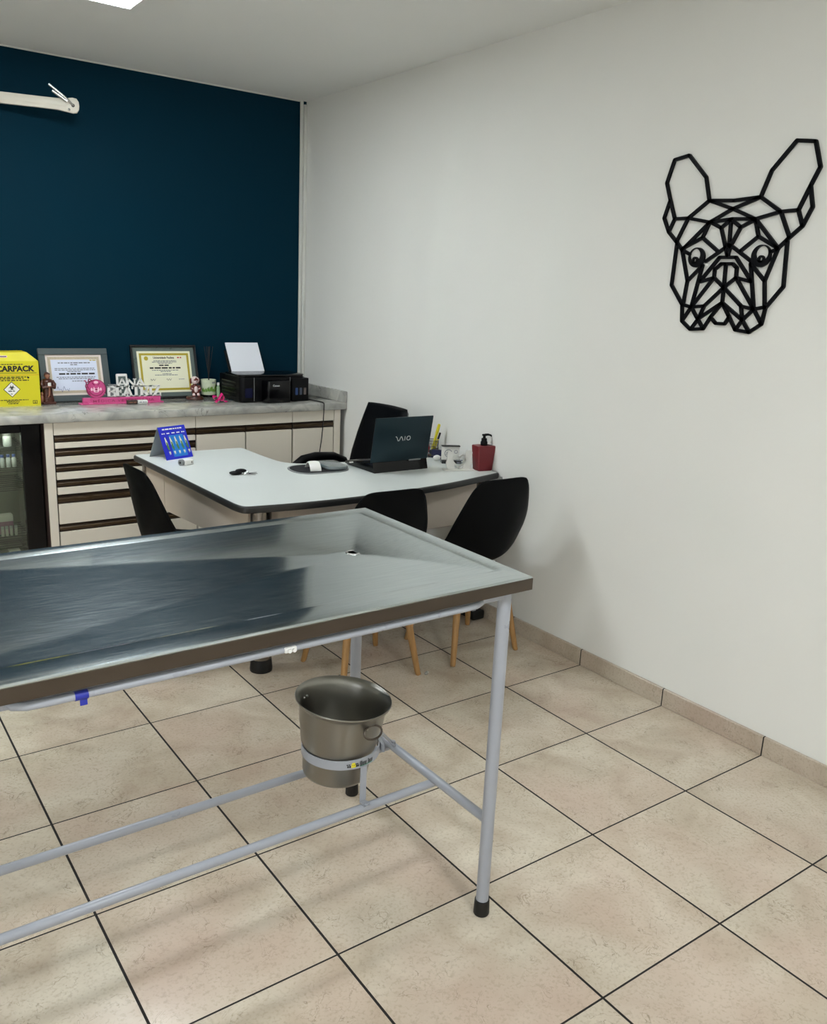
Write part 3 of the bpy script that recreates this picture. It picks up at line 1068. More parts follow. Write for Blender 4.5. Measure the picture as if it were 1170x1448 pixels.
obj('cable_plug', box(BM(), -.182, -.160, .146, .156, .004, .011, .002, 1), M['white_plastic'], base)
lt = math.radians(10)
lid = obj('lid', box(BM(), -.163, .163, -.008, 0, 0, .216, .003, 2), M['laptop'], L, (0, .002, .005), (lt, 0, 0))
obj('screen', box(BM(), -.155, .155, .0, .0008, .012, .208), M['gloss_black'], lid, smooth=False)
obj('hinge_bar', box(BM(), .055, .125, -.0095, -.002, -.004, .004, .002, 1), M['grey_plastic'], lid)
# VAIO lettering, drawn as strokes: a joined wave for V A, then I and O
bm = BM()
wv = [(-.034, .0078), (-.031, .0078), (-.027, .003), (-.0225, -.0075), (-.020, -.0085), (-.0175, -.0075), (-.012, .005), (-.0095, .0072), (-.007, .005), (-.001, -.0078)]
for p, q in zip(wv, wv[1:]):
    seg2(bm, p, q, .0026, -.0088, -.0082)
    disc(bm, q, .0013, -.0088, -.0082)
seg2(bm, (.006, -.008), (.006, .008), .0026, -.0088, -.0082)
annulus(bm, (.0215, 0), .0088, (.0215, 0), .0062, -.0088, -.0082)
lo = obj('lettering', bm, M['silver'], lid, (.004, 0, .112), smooth=False)
lo.scale = (1.35, 1, 1.3)

# pen cup and pens
A = thing('pen_cup', 'round grey wire pen cup by the wall, behind the laptop', 'pen cup', (-.066, 1.105, DZ))
bm = BM()
for k in range(28):
    a = 2 * PI * k / 28
    tube(bm, [(.036 * math.cos(a), .036 * math.sin(a), .002), (.036 * math.cos(a), .036 * math.sin(a), .088)], .0012, 5)
for z in (.002, .02, .04, .06, .088):
    tube(bm, [(.036 * math.cos(2 * PI * k / 28), .036 * math.sin(2 * PI * k / 28), z) for k in range(28)], .0016, 5, closed=True)
lathe(bm, [(.0005, .001), (.036, .001), (.036, .003), (.0005, .003)], 24)
obj('wire_cup', bm, M['mesh_grey'], A)
for nm, lab, m, p0, p1, r, cm in (
        ('marker_pen', 'yellow marker standing tallest in the wire pen cup', M['yellow_plastic'], (-.074, 1.100, DZ + .006), (-.047, 1.072, DZ + .175), .0075, M['yellow_plastic']),
        ('marker_pen', 'yellow pen with a black cap leaning in the wire pen cup', M['yellow_plastic'], (-.060, 1.102, DZ + .006), (-.032, 1.080, DZ + .128), .005, M['print_black']),
        ('ballpoint_pen', 'red pen in the wire pen cup, close to the laptop edge', M['red_plastic'], (-.072, 1.112, DZ + .006), (-.085, 1.128, DZ + .135), .006, M['red_plastic'])):
    t = thing(nm, lab, 'pen', p0)
    d = Vector(p1) - Vector(p0)
    obj('barrel', tube(BM(), [(0, 0, 0), d * .05, d * .72], [r * .4, r, r], 10), m, t)
    obj('cap', tube(BM(), [d * .72, d * .98, d], [r * 1.12, r * 1.05, r * .6], 10), cm, t)
# dark blue stapler and a white oval box
A = thing('stapler', 'dark blue stapler by the wall between the pen cup and the white plaque', 'stapler', (-.062, 1.045, DZ), (0, 0, math.radians(-72)))
obj('base', box(BM(), -.055, .055, -.014, .014, 0, .010, .004, 2), M['navy'], A)
bm = BM()
prism(bm, rounded([(-.055, .014), (.05, .016), (.055, .034), (.02, .046), (-.045, .044), (-.058, .034)], .012), -.013, .013, .003, 2, axis='y')
obj('arm', bm, M['navy'], A)
obj('hinge', tube(BM(), [(-.05, -.016, .022), (-.05, .016, .022)], .006, 12), M['chrome'], A)
bm = BM()
ball(bm, (0, 0, .014), .02, 1.1, .7, .72)
tag(obj('clip_box', bm, M['white_plastic'], loc=(-.105, 1.005, DZ)), 'little white oval box in front of the dark blue stapler', 'box')
# two white cut-out ornaments
A = thing('plaque', 'white plaque with dark top edge and round emblem, behind the heart ornament', 'ornament', (-.082, .925, DZ), (0, 0, math.radians(-28)))
obj('board', box(BM(), -.045, .045, -.004, .004, .016, .085, .002, 1), M['white_paint'], A)
obj('base', box(BM(), -.045, .055, -.022, .022, 0, .016, .002, 1), M['edge_band'], A)
obj('top_edge', box(BM(), -.046, .048, -.012, .012, .085, .090, .001, 1), M['print_black'], A)
bm = BM()
annulus(bm, (-.010, .050), .020, (-.010, .050), .017, -.0052, -.0042)
seg2(bm, (-.024, .044), (.004, .044), .003, -.0052, -.0042)
disc(bm, (-.015, .051), .006, -.0052, -.0042)
disc(bm, (-.004, .051), .005, -.0052, -.0042)
annulus(bm, (.028, .058), .009, (.028, .058), .0065, -.0052, -.0042)
obj('emblem', bm, M['print_grey'], A, smooth=False)
A = thing('heart_ornament', 'white cut-out ornament of two animals around a heart, beside the red dispenser', 'ornament', (-.155, .762, DZ), (0, 0, math.radians(-22)))
obj('base', box(BM(), -.078, .078, -.022, .022, 0, .005, .002, 1), M['white_paint'], A)
bm = BM()
left = rounded([(-.058, .005), (-.018, .005), (-.026, .035), (-.040, .052), (-.030, .066), (-.026, .078), (-.034, .094), (-.040, .088), (-.050, .090), (-.056, .100), (-.062, .080), (-.060, .060), (-.066, .036)], .006, 3)
prism(bm, left, -.004, .004, axis='y')
right = rounded([(.016, .005), (.058, .005), (.062, .040), (.056, .062), (.066, .086), (.058, .100), (.046, .096), (.036, .102), (.030, .088), (.034, .066), (.038, .052), (.026, .035)], .006, 3)
prism(bm, right, -.004, .004, axis='y')
prism(bm, [(-.02, .005), (.02, .005), (.02, .010), (-.02, .010)], -.004, .004, axis='y')
obj('animal_pair', bm, M['white_paint'], A, smooth=False)
bm = BM()
hp = []
for k in range(40):
    a = 2 * PI * k / 40
    hp.append((.0024 * 16 * math.sin(a) ** 3 * .9, .046 + .0023 * (13 * math.cos(a) - 5 * math.cos(2 * a) - 2 * math.cos(3 * a) - math.cos(4 * a))))
for p, q in zip(hp, hp[1:] + hp[:1]):
    seg2(bm, p, q, .007, -.0055, .0045)
    disc(bm, p, .0035, -.0055, .0045)
obj('heart_outline', bm, M['white_paint'], A, smooth=False)
bm = BM()
words(bm, -.016, .017, .046, .006, -.005, -.003)
words(bm, -.012, .013, .035, .005, -.005, -.003)
obj('heart_word', bm, M['print_grey'], A, smooth=False)
# soap dispenser
A = thing('soap_dispenser', 'dark red rectangular soap dispenser with black pump at the right end of the desk', 'soap dispenser', (-.040, .720, DZ), (0, 0, math.radians(-8)))
bm = BM()
vs = []
for z, w, d_ in ((0, .036, .028), (.004, .039, .031), (.118, .049, .036), (.122, .047, .034)):
    pts = rounded([(-w, -d_), (w, -d_), (w, d_), (-w, d_)], .008, 4)
    vs.append([bm.verts.new((x, y, z)) for x, y in pts])
for a, b in zip(vs, vs[1:]):
    for k in range(len(a)):
        bm.faces.new((a[k], a[(k + 1) % len(a)], b[(k + 1) % len(b)], b[k]))
bm.faces.new(vs[0][::-1])
bm.faces.new(vs[-1])
obj('bottle', bm, M['burgundy'], A)
pm = obj('pump', lathe(BM(), [(.016, .121), (.017, .124), (.017, .138), (.0135, .144), (.0135, .156), (.007, .158), (.007, .172)], 20), M['black_plastic'], A)
bm = BM()
box(bm, -.010, .010, -.008, .008, .168, .177, .002, 2)
tube(bm, [(.004, 0, .173), (.022, 0, .1735), (.036, 0, .170), (.042, 0, .165)], [.006, .0052, .0045, .004], 10)
obj('spout', bm, M['black_plastic'], pm)

# ------------------------------------------------------------------ office chair behind the desk, its back to the wall
A = thing('office_chair', 'black leather office chair standing sideways behind the laptop', 'office chair', (-.425, 1.385, 0), (0, 0, math.radians(4)))
def cushion(profile, half, th, name, m, top_round=.06):
    """Cushion swept along profile [(x, z, halfwidth)], facing -x."""
    bm = BM()
    nu = 14
    F, Bk = [], []
    for i, (x, z, w) in enumerate(profile):
        x0, z0 = profile[max(i - 1, 0)][:2]
        x1, z1 = profile[min(i + 1, len(profile) - 1)][:2]
        t = Vector((x1 - x0, z1 - z0)).normalized()
        n_ = Vector((-t.y, t.x))
        end = min(i, len(profile) - 1 - i)
        k = [0.35, .8, 1][min(end, 2)]
        fr, br_ = [], []
        for j in range(nu + 1):
            u = -1 + 2 * j / nu
            e = (1 - abs(u) ** 4) ** .5 * k
            curve = .035 * u * u
            fr.append(bm.verts.new((x + n_.x * th * e / 2 - curve * abs(n_.x), u * w, z + n_.y * th * e / 2)))
            br_.append(bm.verts.new((x - n_.x * th * e / 2 - curve * abs(n_.x), u * w, z - n_.y * th * e / 2 )))
        F.append(fr)
        Bk.append(br_)
    for g in (F, Bk):
        for a, b in zip(g, g[1:]):
            for j in range(nu):
                bm.faces.new((a[j], a[j + 1], b[j + 1], b[j]))
    for g in (0, -1):
        for j in range(nu):
            bm.faces.new((F[g][j], F[g][j + 1], Bk[g][j + 1], Bk[g][j]))
    for i in range(len(F) - 1):
        for j in (0, nu):
            bm.faces.new((F[i][j], F[i + 1][j], Bk[i + 1][j], Bk[i][j]))
    bmesh.ops.remove_doubles(bm, verts=bm.verts[:], dist=.0005)
    return obj(name, bm, m, A, angle=60)
cushion([(.195, .50, .205), (.205, .53, .215), (.215, .62, .218), (.235, .72, .212), (.262, .82, .202), (.288, .91, .188), (.305, .965, .178), (.310, .985, .172)], .2, .075, 'backrest', M['leather'])
cushion([(.20, .455, .22), (.17, .46, .235), (.06, .47, .245), (-.08, .472, .245), (-.20, .468, .235), (-.25, .455, .22)], .2, .085, 'seat', M['leather'])
for s in (-1, 1):
    bm = BM()
    yy = s * .245
    tube(bm, [(.19, yy * .9, .60), (.17, yy, .655), (.10, yy, .682), (-.02, yy, .690), (-.10, yy, .680), (-.16, yy, .645), (-.175, yy, .58), (-.15, yy * .95, .50), (-.12, yy * .8, .45)],
         [.018, .022, .025, .026, .025, .023, .020, .018, .016], 14)
    obj('armrest', bm, M['black_plastic'], A)
obj('gas_column', lathe(BM(), [(.045, .11), (.045, .20), (.028, .21), (.028, .42)], 20), M['black_plastic'], A)
bm = BM()
for k in range(5):
    a = 2 * PI * k / 5 + .3
    tube(bm, [(0, 0, .12), (.14 * math.cos(a), .14 * math.sin(a), .105), (.26 * math.cos(a), .26 * math.sin(a), .075)], [.035, .026, .018], 10)
sb = obj('star_base', bm, M['black_plastic'], A)
for k in range(5):
    a = 2 * PI * k / 5 + .3
    bm = BM()
    c, s = math.cos(a), math.sin(a)
    for q in (-.012, .012):
        tube(bm, [(.26 * c - s * (q - .008), .26 * s + c * (q - .008), .028), (.26 * c - s * (q + .008), .26 * s + c * (q + .008), .028)], .027, 16)
    tube(bm, [(.26 * c, .26 * s, .03), (.26 * c, .26 * s, .08)], .008, 8)
    obj('caster', bm, M['dark_rubber'], sb)


# ------------------------------------------------------------------ counter and the cabinets under it
CZ, CY = .915, 2.060
K = thing('counter_top', 'grey marble counter top with a small upstand against the white wall', 'counter top', (-1.5, 2.34, CZ))
OFF = (1.5, -2.34, -CZ)
obj('slab', box(BM(), -3.0, -.003, CY, YF - .002, CZ - .042, CZ, .004, 2), M['marble'], K, OFF)
obj('upstand', box(BM(), -.026, -.003, CY, YF - .022, CZ + .0005, CZ + .068, .003, 2), M['marble'], K, OFF)

FY = 2.078
def grip(bm, rm, x0, x1, z0, z1):
    box(bm, x0, x1, FY + .002, FY + .014, z0 + .002, z1 - .002, .001, 1)
    prism(rm, [(FY + .003, z0 + .008), (FY - .001, (z0 + z1) / 2 - .002), (FY - .001, (z0 + z1) / 2 + .003), (FY + .003, z1 - .012)], x0 + .001, x1 - .001, axis='x')
def cabinet(label, x0, x1, post_l=0.0, post_r=0.0):
    t = thing('base_cabinet', label, 'cabinet', ((x0 + x1) / 2, 2.34, 0))
    off = (-(x0 + x1) / 2, -2.34, 0)
    bm = BM()
    box(bm, x0 + .001, x1 - .001, FY + .018, YF - .004, .09, CZ - .0425)
    obj('carcass', bm, M['dark_gap'], t, off)
    obj('plinth', box(BM(), x0 + .001, x1 - .001, FY + .06, FY + .075, 0, .0895), M['beige'], t, off)
    a, b = x0 + post_l, x1 - post_r
    obj('fascia', box(BM(), a + .001, b - .001, FY, FY + .0175, .808, CZ - .0425, .001, 1), M['beige'], t, off)
    for p0, p1, on in ((x0, a, post_l), (b, x1, post_r)):
        if on:
            obj('post', box(BM(), p0 + .001, p1 - .002, FY - .003, FY + .0175, .0, CZ - .0425, .0015, 1), M['beige'], t, off)
    return t, off, a, b
t, off, a, b = cabinet('beige cabinet with six drawers and brown grip rails, beside the fridge', -1.748, -.963, post_l=.044)
obj('brown_side', box(BM(), -1.7495, -1.7475, FY + .0, YF - .01, .0, CZ - .043), M['dark_brown'], t, off)
bands = [(.807, .769), (.737, .697), (.657, .617), (.576, .538), (.499, .452), (.343, .304)]
bots = [z for z, _ in bands[1:]] + [.10]
for (zh, zl), zb in zip(bands, bots):
    f = obj('drawer', box(BM(), a + .004, b - .003, FY - .002, FY + .017, zb + .003, zl, .0015, 1), M['beige'], t, off)
    gb, rb = BM(), BM()
    grip(gb, rb, a + .002, b - .003, zl, zh)
    g = obj('grip', gb, M['brown'], f)
    obj('grip_ridge', rb, M['brown_light'], f)
def door(t, off, x0, x1):
    f = obj('door', box(BM(), x0 + .0045, x1 - .0045, FY - .002, FY + .017, .10, .767, .0015, 1), M['beige'], t, off)
    gb, rb = BM(), BM()
    grip(gb, rb, x0 + .003, x1 - .003, .768, .806)
    obj('grip', gb, M['brown'], f)
    obj('grip_ridge', rb, M['brown_light'], f)
t, off, a, b = cabinet('beige two-door cabinet with brown grip rails, between the drawers and the end cabinet', -.962, -.366)
door(t, off, -.962, -.664)
door(t, off, -.664, -.366)
t, off, a, b = cabinet('beige single-door end cabinet at the white wall, a cable hanging in front', -.364, -.036, post_r=.046)
door(t, off, a, b)

# ------------------------------------------------------------------ glass-door fridge under the counter
F = thing('glass_door_fridge', 'black under-counter fridge with a glass door, at the left edge beside the drawers', 'fridge', (-2.05, 2.36, 0))
off = (2.05, -2.36, 0)
fx0, fx1, fy0, fy1, fz1 = -2.345, -1.756, 2.165, YF - .01, .862
bm = BM()
box(bm, fx0, fx0 + .03, fy0, fy1, .03, fz1)
box(bm, fx1 - .03, fx1, fy0, fy1, .03, fz1)
box(bm, fx0 + .03, fx1 - .03, fy0, fy1, fz1 - .03, fz1)
box(bm, fx0 + .03, fx1 - .03, fy0, fy1, .03, .09)
box(bm, fx0 + .03, fx1 - .03, fy1 - .03, fy1, .09, fz1 - .03)
obj('body', bm, M['gloss_black'], F, off, smooth=False)
bm = BM()
box(bm, fx0 + .0305, fx0 + .035, fy0 + .01, fy1 - .031, .091, fz1 - .031)
box(bm, fx1 - .035, fx1 - .0305, fy0 + .01, fy1 - .031, .091, fz1 - .031)
box(bm, fx0 + .035, fx1 - .035, fy1 - .036, fy1 - .031, .091, fz1 - .031)
box(bm, fx0 + .035, fx1 - .035, fy0 + .01, fy1 - .036, .091, .096)
obj('liner', bm, M['fridge_liner'], F, off, smooth=False)
for z in (.152, .252, .52, .617, .725):
    bm = BM()
    for k in range(9):
        y = fy0 + .03 + k * (fy1 - fy0 - .08) / 8
        tube(bm, [(fx0 + .036, y, z), (fx1 - .036, y, z)], .002, 6)
    tube(bm, [(fx0 + .05, fy0 + .03, z - .003), (fx0 + .05, fy1 - .05, z - .003)], .0025, 6)
    tube(bm, [(fx1 - .05, fy0 + .03, z - .003), (fx1 - .05, fy1 - .05, z - .003)], .0025, 6)
    obj('shelf', bm, M['mesh_grey'], F, off)
obj('fill_strip', box(BM(), fx0 + .1, fx1 - .1, fy0 + .05, fy0 + .07, fz1 - .040, fz1 - .031), emit_mat('fridge_fill_glow', (.95, 1, .9), 16.0), F, off)  # glowing strip added out of view to brighten the fridge interior
gx0, gx1, gz0, gz1 = fx0 + .09, -1.846, .10, .822
bm = BM()
box(bm, fx0, gx0, fy0 - .04, fy0 - .003, .03, fz1, .003, 1)
box(bm, gx1, fx1, fy0 - .04, fy0 - .003, .03, fz1, .003, 1)
box(bm, gx0, gx1, fy0 - .04, fy0 - .003, gz1, fz1, .003, 1)
box(bm, gx0, gx1, fy0 - .04, fy0 - .003, .03, gz0, .003, 1)
d = obj('door', bm, M['gloss_black'], F, off)
obj('glass_pane', box(BM(), gx0 - .004, gx1 + .004, fy0 - .026, fy0 - .020, gz0 - .004, gz1 + .004), M['glass'], d, smooth=False)
# what stands inside
def bottle(label, x, y, z, h, r, body, capm, group):
    t = thing('medicine_bottle', label, 'bottle', (x, y, z), group=group)
    obj('glass_body', lathe(BM(), [(r * .92, 0), (r, .002), (r, h * .68), (r * .62, h * .78), (r * .6, h * .84)], 18), body, t)
    obj('cap', lathe(BM(), [(r * .72, h * .80), (r * .74, h * .98), (r * .68, h)], 18), capm, t)
for x in (-1.905, -1.877, -1.850, -1.935):
    bottle('little blue-capped clear bottle in the row on the middle fridge shelf', x - .004, 2.30, .6195, .066, .0115, M['vial_clear'], M['vial_blue'], 'blue-capped bottles in the fridge')
for x in (-1.932, -1.912, -1.890, -1.868):
    t = thing('vial', 'slim white vial in the row on the lower shelf of the fridge', 'vial', (x, 2.30, .2545), group='white vials in the fridge')
    obj('tube', lathe(BM(), [(.006, 0), (.0075, .002), (.0075, .040), (.005, .042)], 14), M['card_white'], t)
    obj('cap', lathe(BM(), [(.0082, .040), (.0082, .053), (.007, .054)], 14), M['vial_clear'], t)
t = thing('medicine_box', 'lilac and white medicine box behind the white vials in the fridge', 'box', (-1.915, 2.37, .2545))
obj('carton', box(BM(), -.06, .045, -.025, .025, 0, .10, .001, 1), M['lilac'], t)
obj('white_top', box(BM(), -.0605, .0455, -.0255, .0255, .066, .1005, .001, 1), M['card_white'], t)
t = thing('medicine_box', 'small flat white box on the lowest shelf of the fridge', 'box', (-1.885, 2.30, .1545))
obj('carton', box(BM(), -.028, .028, -.02, .02, 0, .024, .001, 1), M['card_white'], t)
obj('label_strip', box(BM(), -.02, .02, -.0205, -.0200, .006, .018), M['print_grey'], t)
for i, (x, lab) in enumerate(((-1.935, 'second clear jar from the fridge door edge on the top shelf'), (-1.880, 'clear jar nearest the fridge door edge on the top shelf'))):
    t = thing('clear_jar', lab, 'jar', (x, 2.30, .7275))
    obj('jar_body', lathe(BM(), [(.019, 0), (.021, .003), (.021, .050), (.018, .056)], 20), M['vial_clear'], t)
    obj('lid', lathe(BM(), [(.0195, .056), (.0195, .068), (.018, .069)], 20), M['grey_plastic'], t)

# ------------------------------------------------------------------ on the counter
# sharps box
bx, by = -1.8165, 2.42
S = thing('sharps_box', 'yellow cardboard sharps container with black print on the counter', 'sharps box', (bx, by, CZ))
w = .137
bm = BM()
zs = .232
b0 = [bm.verts.new(p) for p in ((-w, 0, 0), (w, 0, 0), (w, .16, 0), (-w, .16, 0))]
b1 = [bm.verts.new(p) for p in ((-w, 0, zs), (w, 0, zs), (w, .16, zs), (-w, .16, zs))]
b2 = [bm.verts.new(p) for p in ((-w + .05, .018, zs + .044), (w - .05, .018, zs + .044), (w - .05, .142, zs + .044), (-w + .05, .142, zs + .044))]
bm.faces.new(b0[::-1])
bm.faces.new(b2)
for p, q in ((b0, b1), (b1, b2)):
    for k in range(4):
        bm.faces.new((p[k], p[(k + 1) % 4], q[(k + 1) % 4], q[k]))
obj('carton', bm, M['yellow'], S, smooth=False)
e0, e1 = -.0008, -.0002
text('brand_lettering', 'DESCARPACK', .252, .031, .0006, M['print_black'], S, (-.136, -.0002, .178), bold=.045)
obj('underline', box(BM(), -w + .005, w - .012, e0, e1, .170, .1725), M['print_black'], S, smooth=False)
bm = BM()
words(bm, -.11, .085, .148, .005, e0, e1)
words(bm, -.11, .06, .140, .005, e0, e1)
words(bm, -.11, .085, .131, .005, e0, e1)
words(bm, -.09, .08, .030, .004, e0, e1)
words(bm, -.09, .06, .214, .004, e0, e1)
words(bm, -.022, .026, .0115, .004, e0, e1)
obj('print_lines', bm, M['print_black'], S, smooth=False)
obj('print_dot', prism(BM(), [(.083 + .005 * math.cos(k * PI / 8), .147 + .005 * math.sin(k * PI / 8)) for k in range(16)], e0, e1, axis='y'), M['print_black'], S, smooth=False)
obj('mark_square', box(BM(), .098, .120, e0, e1, .010, .028), M['print_black'], S, smooth=False)
bm = BM()
box(bm, -w + .0015, w - .0015, e0, e1, .1605, .162)
box(bm, -.136, -.075, e0, e1, .2125, .2165)
obj('fold_line', bm, M['print_red'], S, smooth=False)
text('warning_word', 'PERIGO', .06, .011, .0006, M['print_black'], S, (-.028, -.0002, .018), bold=.015)
bm = BM()
prism(bm, [(.0, .046), (.041, .087), (0, .128), (-.041, .087)], -.0008, -.0002, axis='y')
dd = obj('diamond_border', bm, M['print_black'], S, smooth=False)
bm = BM()
prism(bm, [(.0, .050), (.037, .087), (0, .124), (-.037, .087)], -.0012, -.0007, axis='y')
obj('diamond', bm, M['card_white'], dd, smooth=False)
bm = BM()
for k in range(3):
    a = PI / 2 + k * 2 * PI / 3
    annulus(bm, (.0085 * math.cos(a), .096 + .0085 * math.sin(a)), .0082, (.0105 * math.cos(a), .096 + .0105 * math.sin(a)), .0060, -.0016, -.0011, n=20)
annulus(bm, (0, .096), .009, (0, .096), .0072, -.0016, -.0011, n=20)
disc(bm, (0, .096), .003, -.0017, -.0011)
words(bm, -.018, .018, .076, .0045, -.0016, -.0011)
words(bm, -.006, .007, .062, .004, -.0016, -.0011)
obj('hazard_symbol', bm, M['print_black'], dd, smooth=False)
bm = BM()
box(bm, .101, .117, -.0012, -.0007, .0125, .0255)
qq = obj('recycling_mark', bm, M['yellow'], S, smooth=False)
bm = BM()
box(bm, .107, .111, -.0016, -.0011, .015, .024)
box(bm, .104, .114, -.0016, -.0011, .0135, .0155)
obj('mark_bars', bm, M['print_black'], qq, smooth=False)
# slot in the sloping top flap
sl = math.atan2(.044, .018)
bm = BM()
prism(bm, rounded([(-.075, .020), (-.010, .020), (-.010, .030), (-.075, .030)], .005), -.0008, -.0002, axis='y')
obj('hand_slot', bm, M['pink_pale'], S, (0, 0, zs), (-(PI / 2 - sl), 0, 0), smooth=False)
bm = BM()
prism(bm, rounded([(-.072, .0225), (-.013, .0225), (-.013, .0275), (-.072, .0275)], .0025), -.0012, -.0006, axis='y')
obj('slot_gap', bm, M['print_black'], S, (0, 0, zs), (-(PI / 2 - sl), 0, 0), smooth=False)

# saint figurine
S = thing('statuette', 'brown robed saint statuette beside the yellow sharps box', 'figurine', (-1.632, 2.462, CZ), (0, 0, .1))
obj('base', prism(BM(), rounded([(-.036, -.028), (.036, -.028), (.036, .028), (-.036, .028)], .012), 0, .012, .003, 2), M['clay_dark'], S)
rb = obj('robe', lathe(BM(), [(.030, .012), (.031, .018), (.026, .05), (.024, .085), (.027, .108), (.029, .122), (.022, .132), (.010, .137)], 26, sx=1.0, sy=.8), M['robe'], S)
bm = BM()
for s in (-1, 1):
    tube(bm, [(s * .024, 0, .124), (s * .034, -.006, .104), (s * .028, -.020, .090), (s * .008, -.027, .096)], [.010, .011, .010, .007], 12)
obj('sleeves', bm, M['robe'], rb)
bm = BM()
tube(bm, [(.003, -.026, .094), (.002, -.0275, .07), (-.002, -.029, .045)], .0022, 8)
tube(bm, [(.0, -.023, .09), (-.004, -.029, .05), (-.008, -.029, .04)], .0022, 8)
obj('cord_belt', bm, M['skin'], rb)
bm = BM()
ball(bm, (0, -.004, .150), .0145, .9, .95, 1.15, 18)
ball(bm, (0, -.0175, .149), .003, seg=8)
for s in (-1, 1):
    ball(bm, (s * .013, -.003, .149), .004, .5, .8, 1, 8)
    ball(bm, (s * .004, -.031, .098), .006, 1.2, 1, .8, 10)
hd = obj('head', bm, M['skin'], S)
bm = BM()
ball(bm, (0, .002, .154), .0158, .98, .95, 1.05, 18)
tube(bm, [(-.012, -.008, .160), (0, -.014, .164), (.012, -.008, .160)], .004, 8)
obj('hair', bm, M['clay_dark'], hd)
bm = BM()
prism(bm, [(-.008, .098), (.008, .098), (.008, .118), (-.008, .118)], -.036, -.031, .001, 1, axis='y')
obj('book', bm, M['card_white'], S)
bm = BM()
ball(bm, (-.036, -.008, .03), .013, .8, .9, 1.8, 14)
ball(bm, (-.036, -.014, .058), .008, .9, 1, 1.2, 12)
obj('child_figure', bm, M['skin'], S)

# two framed certificates, leaning on the wall
def certificate(label, cx, w, h, border, inner, edge_m, mid_m, face_m, title_lines, gold):
    th = math.atan2(.078, h)
    t = thing('certificate_frame', label, 'picture frame', (cx, 2.522, CZ), (-th, 0, 0))
    bm = BM()
    hw = w / 2
    for a in ((-hw, hw, 0, border), (-hw, hw, h - border, h), (-hw, -hw + border, border, h - border), (hw - border, hw, border, h - border)):
        box(bm, a[0], a[1], -.018, .0, a[2], a[3], .002, 1)
    obj('frame', bm, edge_m, t)
    obj('mount', box(BM(), -hw + border, hw - border, -.006, -.002, border, h - border), mid_m, t, smooth=False)
    px, pz0, pz1 = hw - inner, inner * 1.0, h - inner
    sh = obj('sheet', box(BM(), -px, px, -.008, -.0062, pz0, pz1), M['cert_edge'] if not gold else M['cert_cream'], t, smooth=False)
    bm = BM()
    g0, g1 = .012, .012 + (.012 if gold else .014)
    for a in ((-px + g0, px - g0, pz0 + g0, pz0 + g1), (-px + g0, px - g0, pz1 - g1, pz1 - g0), (-px + g0, -px + g1, pz0 + g1, pz1 - g1), (px - g1, px - g0, pz0 + g1, pz1 - g1)):
        box(bm, a[0], a[1], -.0090, -.0080, a[2], a[3])
    obj('border_print', bm, M['gold'] if gold else M['guilloche'], sh, smooth=False)
    obj('print_field', box(BM(), -px + g1 + .002, px - g1 - .002, -.0088, -.0080, pz0 + g1 + .002, pz1 - g1 - .002), face_m, sh, smooth=False)
    return t, sh, px, pz0, pz1, g1
c1 = certificate('framed certificate with bluish paper in a grey frame, behind the statuette', -1.463, .366, .292, .034, .034, M['frame_grey'], M['frame_grey'], M['cert_blue'], None, False)
t, sh, px, z0, z1, g1 = c1
F0, F1 = -.0098, -.0088
rng = random.Random(3)
bm = BM()
zt = z1 - g1
words(bm, -.085, .085, zt - .022, .0055, F0, F1, rng=rng)
words(bm, -.02, .02, zt - .032, .005, F0, F1, rng=rng)
for k, (a, b) in enumerate(((-.105, .110), (-.105, .110), (-.04, .035))):
    words(bm, a, b, zt - .052 - k * .0085, .0042, F0, F1, rng=rng)
for k, (a, b) in enumerate(((-.100, .110), (-.09, .10))):
    words(bm, a, b, zt - .100 - k * .0085, .0042, F0, F1, rng=rng)
words(bm, -.02, .045, zt - .122, .004, F0, F1, rng=rng)
obj('fine_print', bm, M['print_grey'], sh, smooth=False)
bm = BM()
words(bm, -.085, .105, zt - .084, .0085, F0, F1, gap=.2, rng=rng)
obj('name_line', bm, M['print_black'], sh, smooth=False)
bm = BM()
words(bm, .085, .118, zt - .008, .005, F0, F1, rng=rng)
obj('corner_print', bm, M['gold'], sh, smooth=False)
bm = BM()
pts = [(-.105 + .0055 * k, .068 + (.010 * math.sin(k * 2.1) + .008 * math.sin(k * 1.1))) for k in range(13)]
for p, q in zip(pts, pts[1:]):
    seg2(bm, p, q, .0014, F0, F1)
obj('signature', bm, M['print_blue'], sh, smooth=False)
c2 = certificate('framed cream certificate with olive gold border in a black frame', -.952, .390, .312, .012, .036, M['frame_black'], M['frame_bottom'], M['cert_cream'], None, True)
t, sh, px, z0, z1, g1 = c2
zt = z1 - g1
text('title_lettering', 'Universidade Paulista', .125, .013, .0008, M['print_black'], sh, (-.066, -.0088, zt - .020), bold=.02)
bm = BM()
for k, (a, b) in enumerate(((-.065, .07), (-.075, .07), (-.04, .045))):
    words(bm, a, b, zt - .034 - k * .0075, .0040, F0, F1, rng=rng)
for k, (a, b) in enumerate(((-.080, .08), (-.03, .03))):
    words(bm, a, b, zt - .089 - k * .0075, .0040, F0, F1, rng=rng)
words(bm, -.02, .035, zt - .110, .0038, F0, F1, rng=rng)
words(bm, -.065, .07, zt - .117, .0038, F0, F1, rng=rng)
words(bm, .075, .11, zt - .142, .003, F0, F1, rng=rng)
obj('fine_print', bm, M['print_grey'], sh, smooth=False)
bm = BM()
words(bm, -.092, .092, zt - .078, .0085, F0, F1, gap=.2, rng=rng)
words(bm, -.035, .03, zt - .062, .007, F0, F1, gap=.2, rng=rng)
obj('name_line', bm, M['print_black'], sh, smooth=False)
bm = BM()
for cx in (-.095, .0):
    pts = [(cx + .0045 * k, zt - .142 + .006 * math.sin(k * 2.1)) for k in range(8)]
    for p, q in zip(pts, pts[1:]):
        seg2(bm, p, q, .0013, F0, F1)
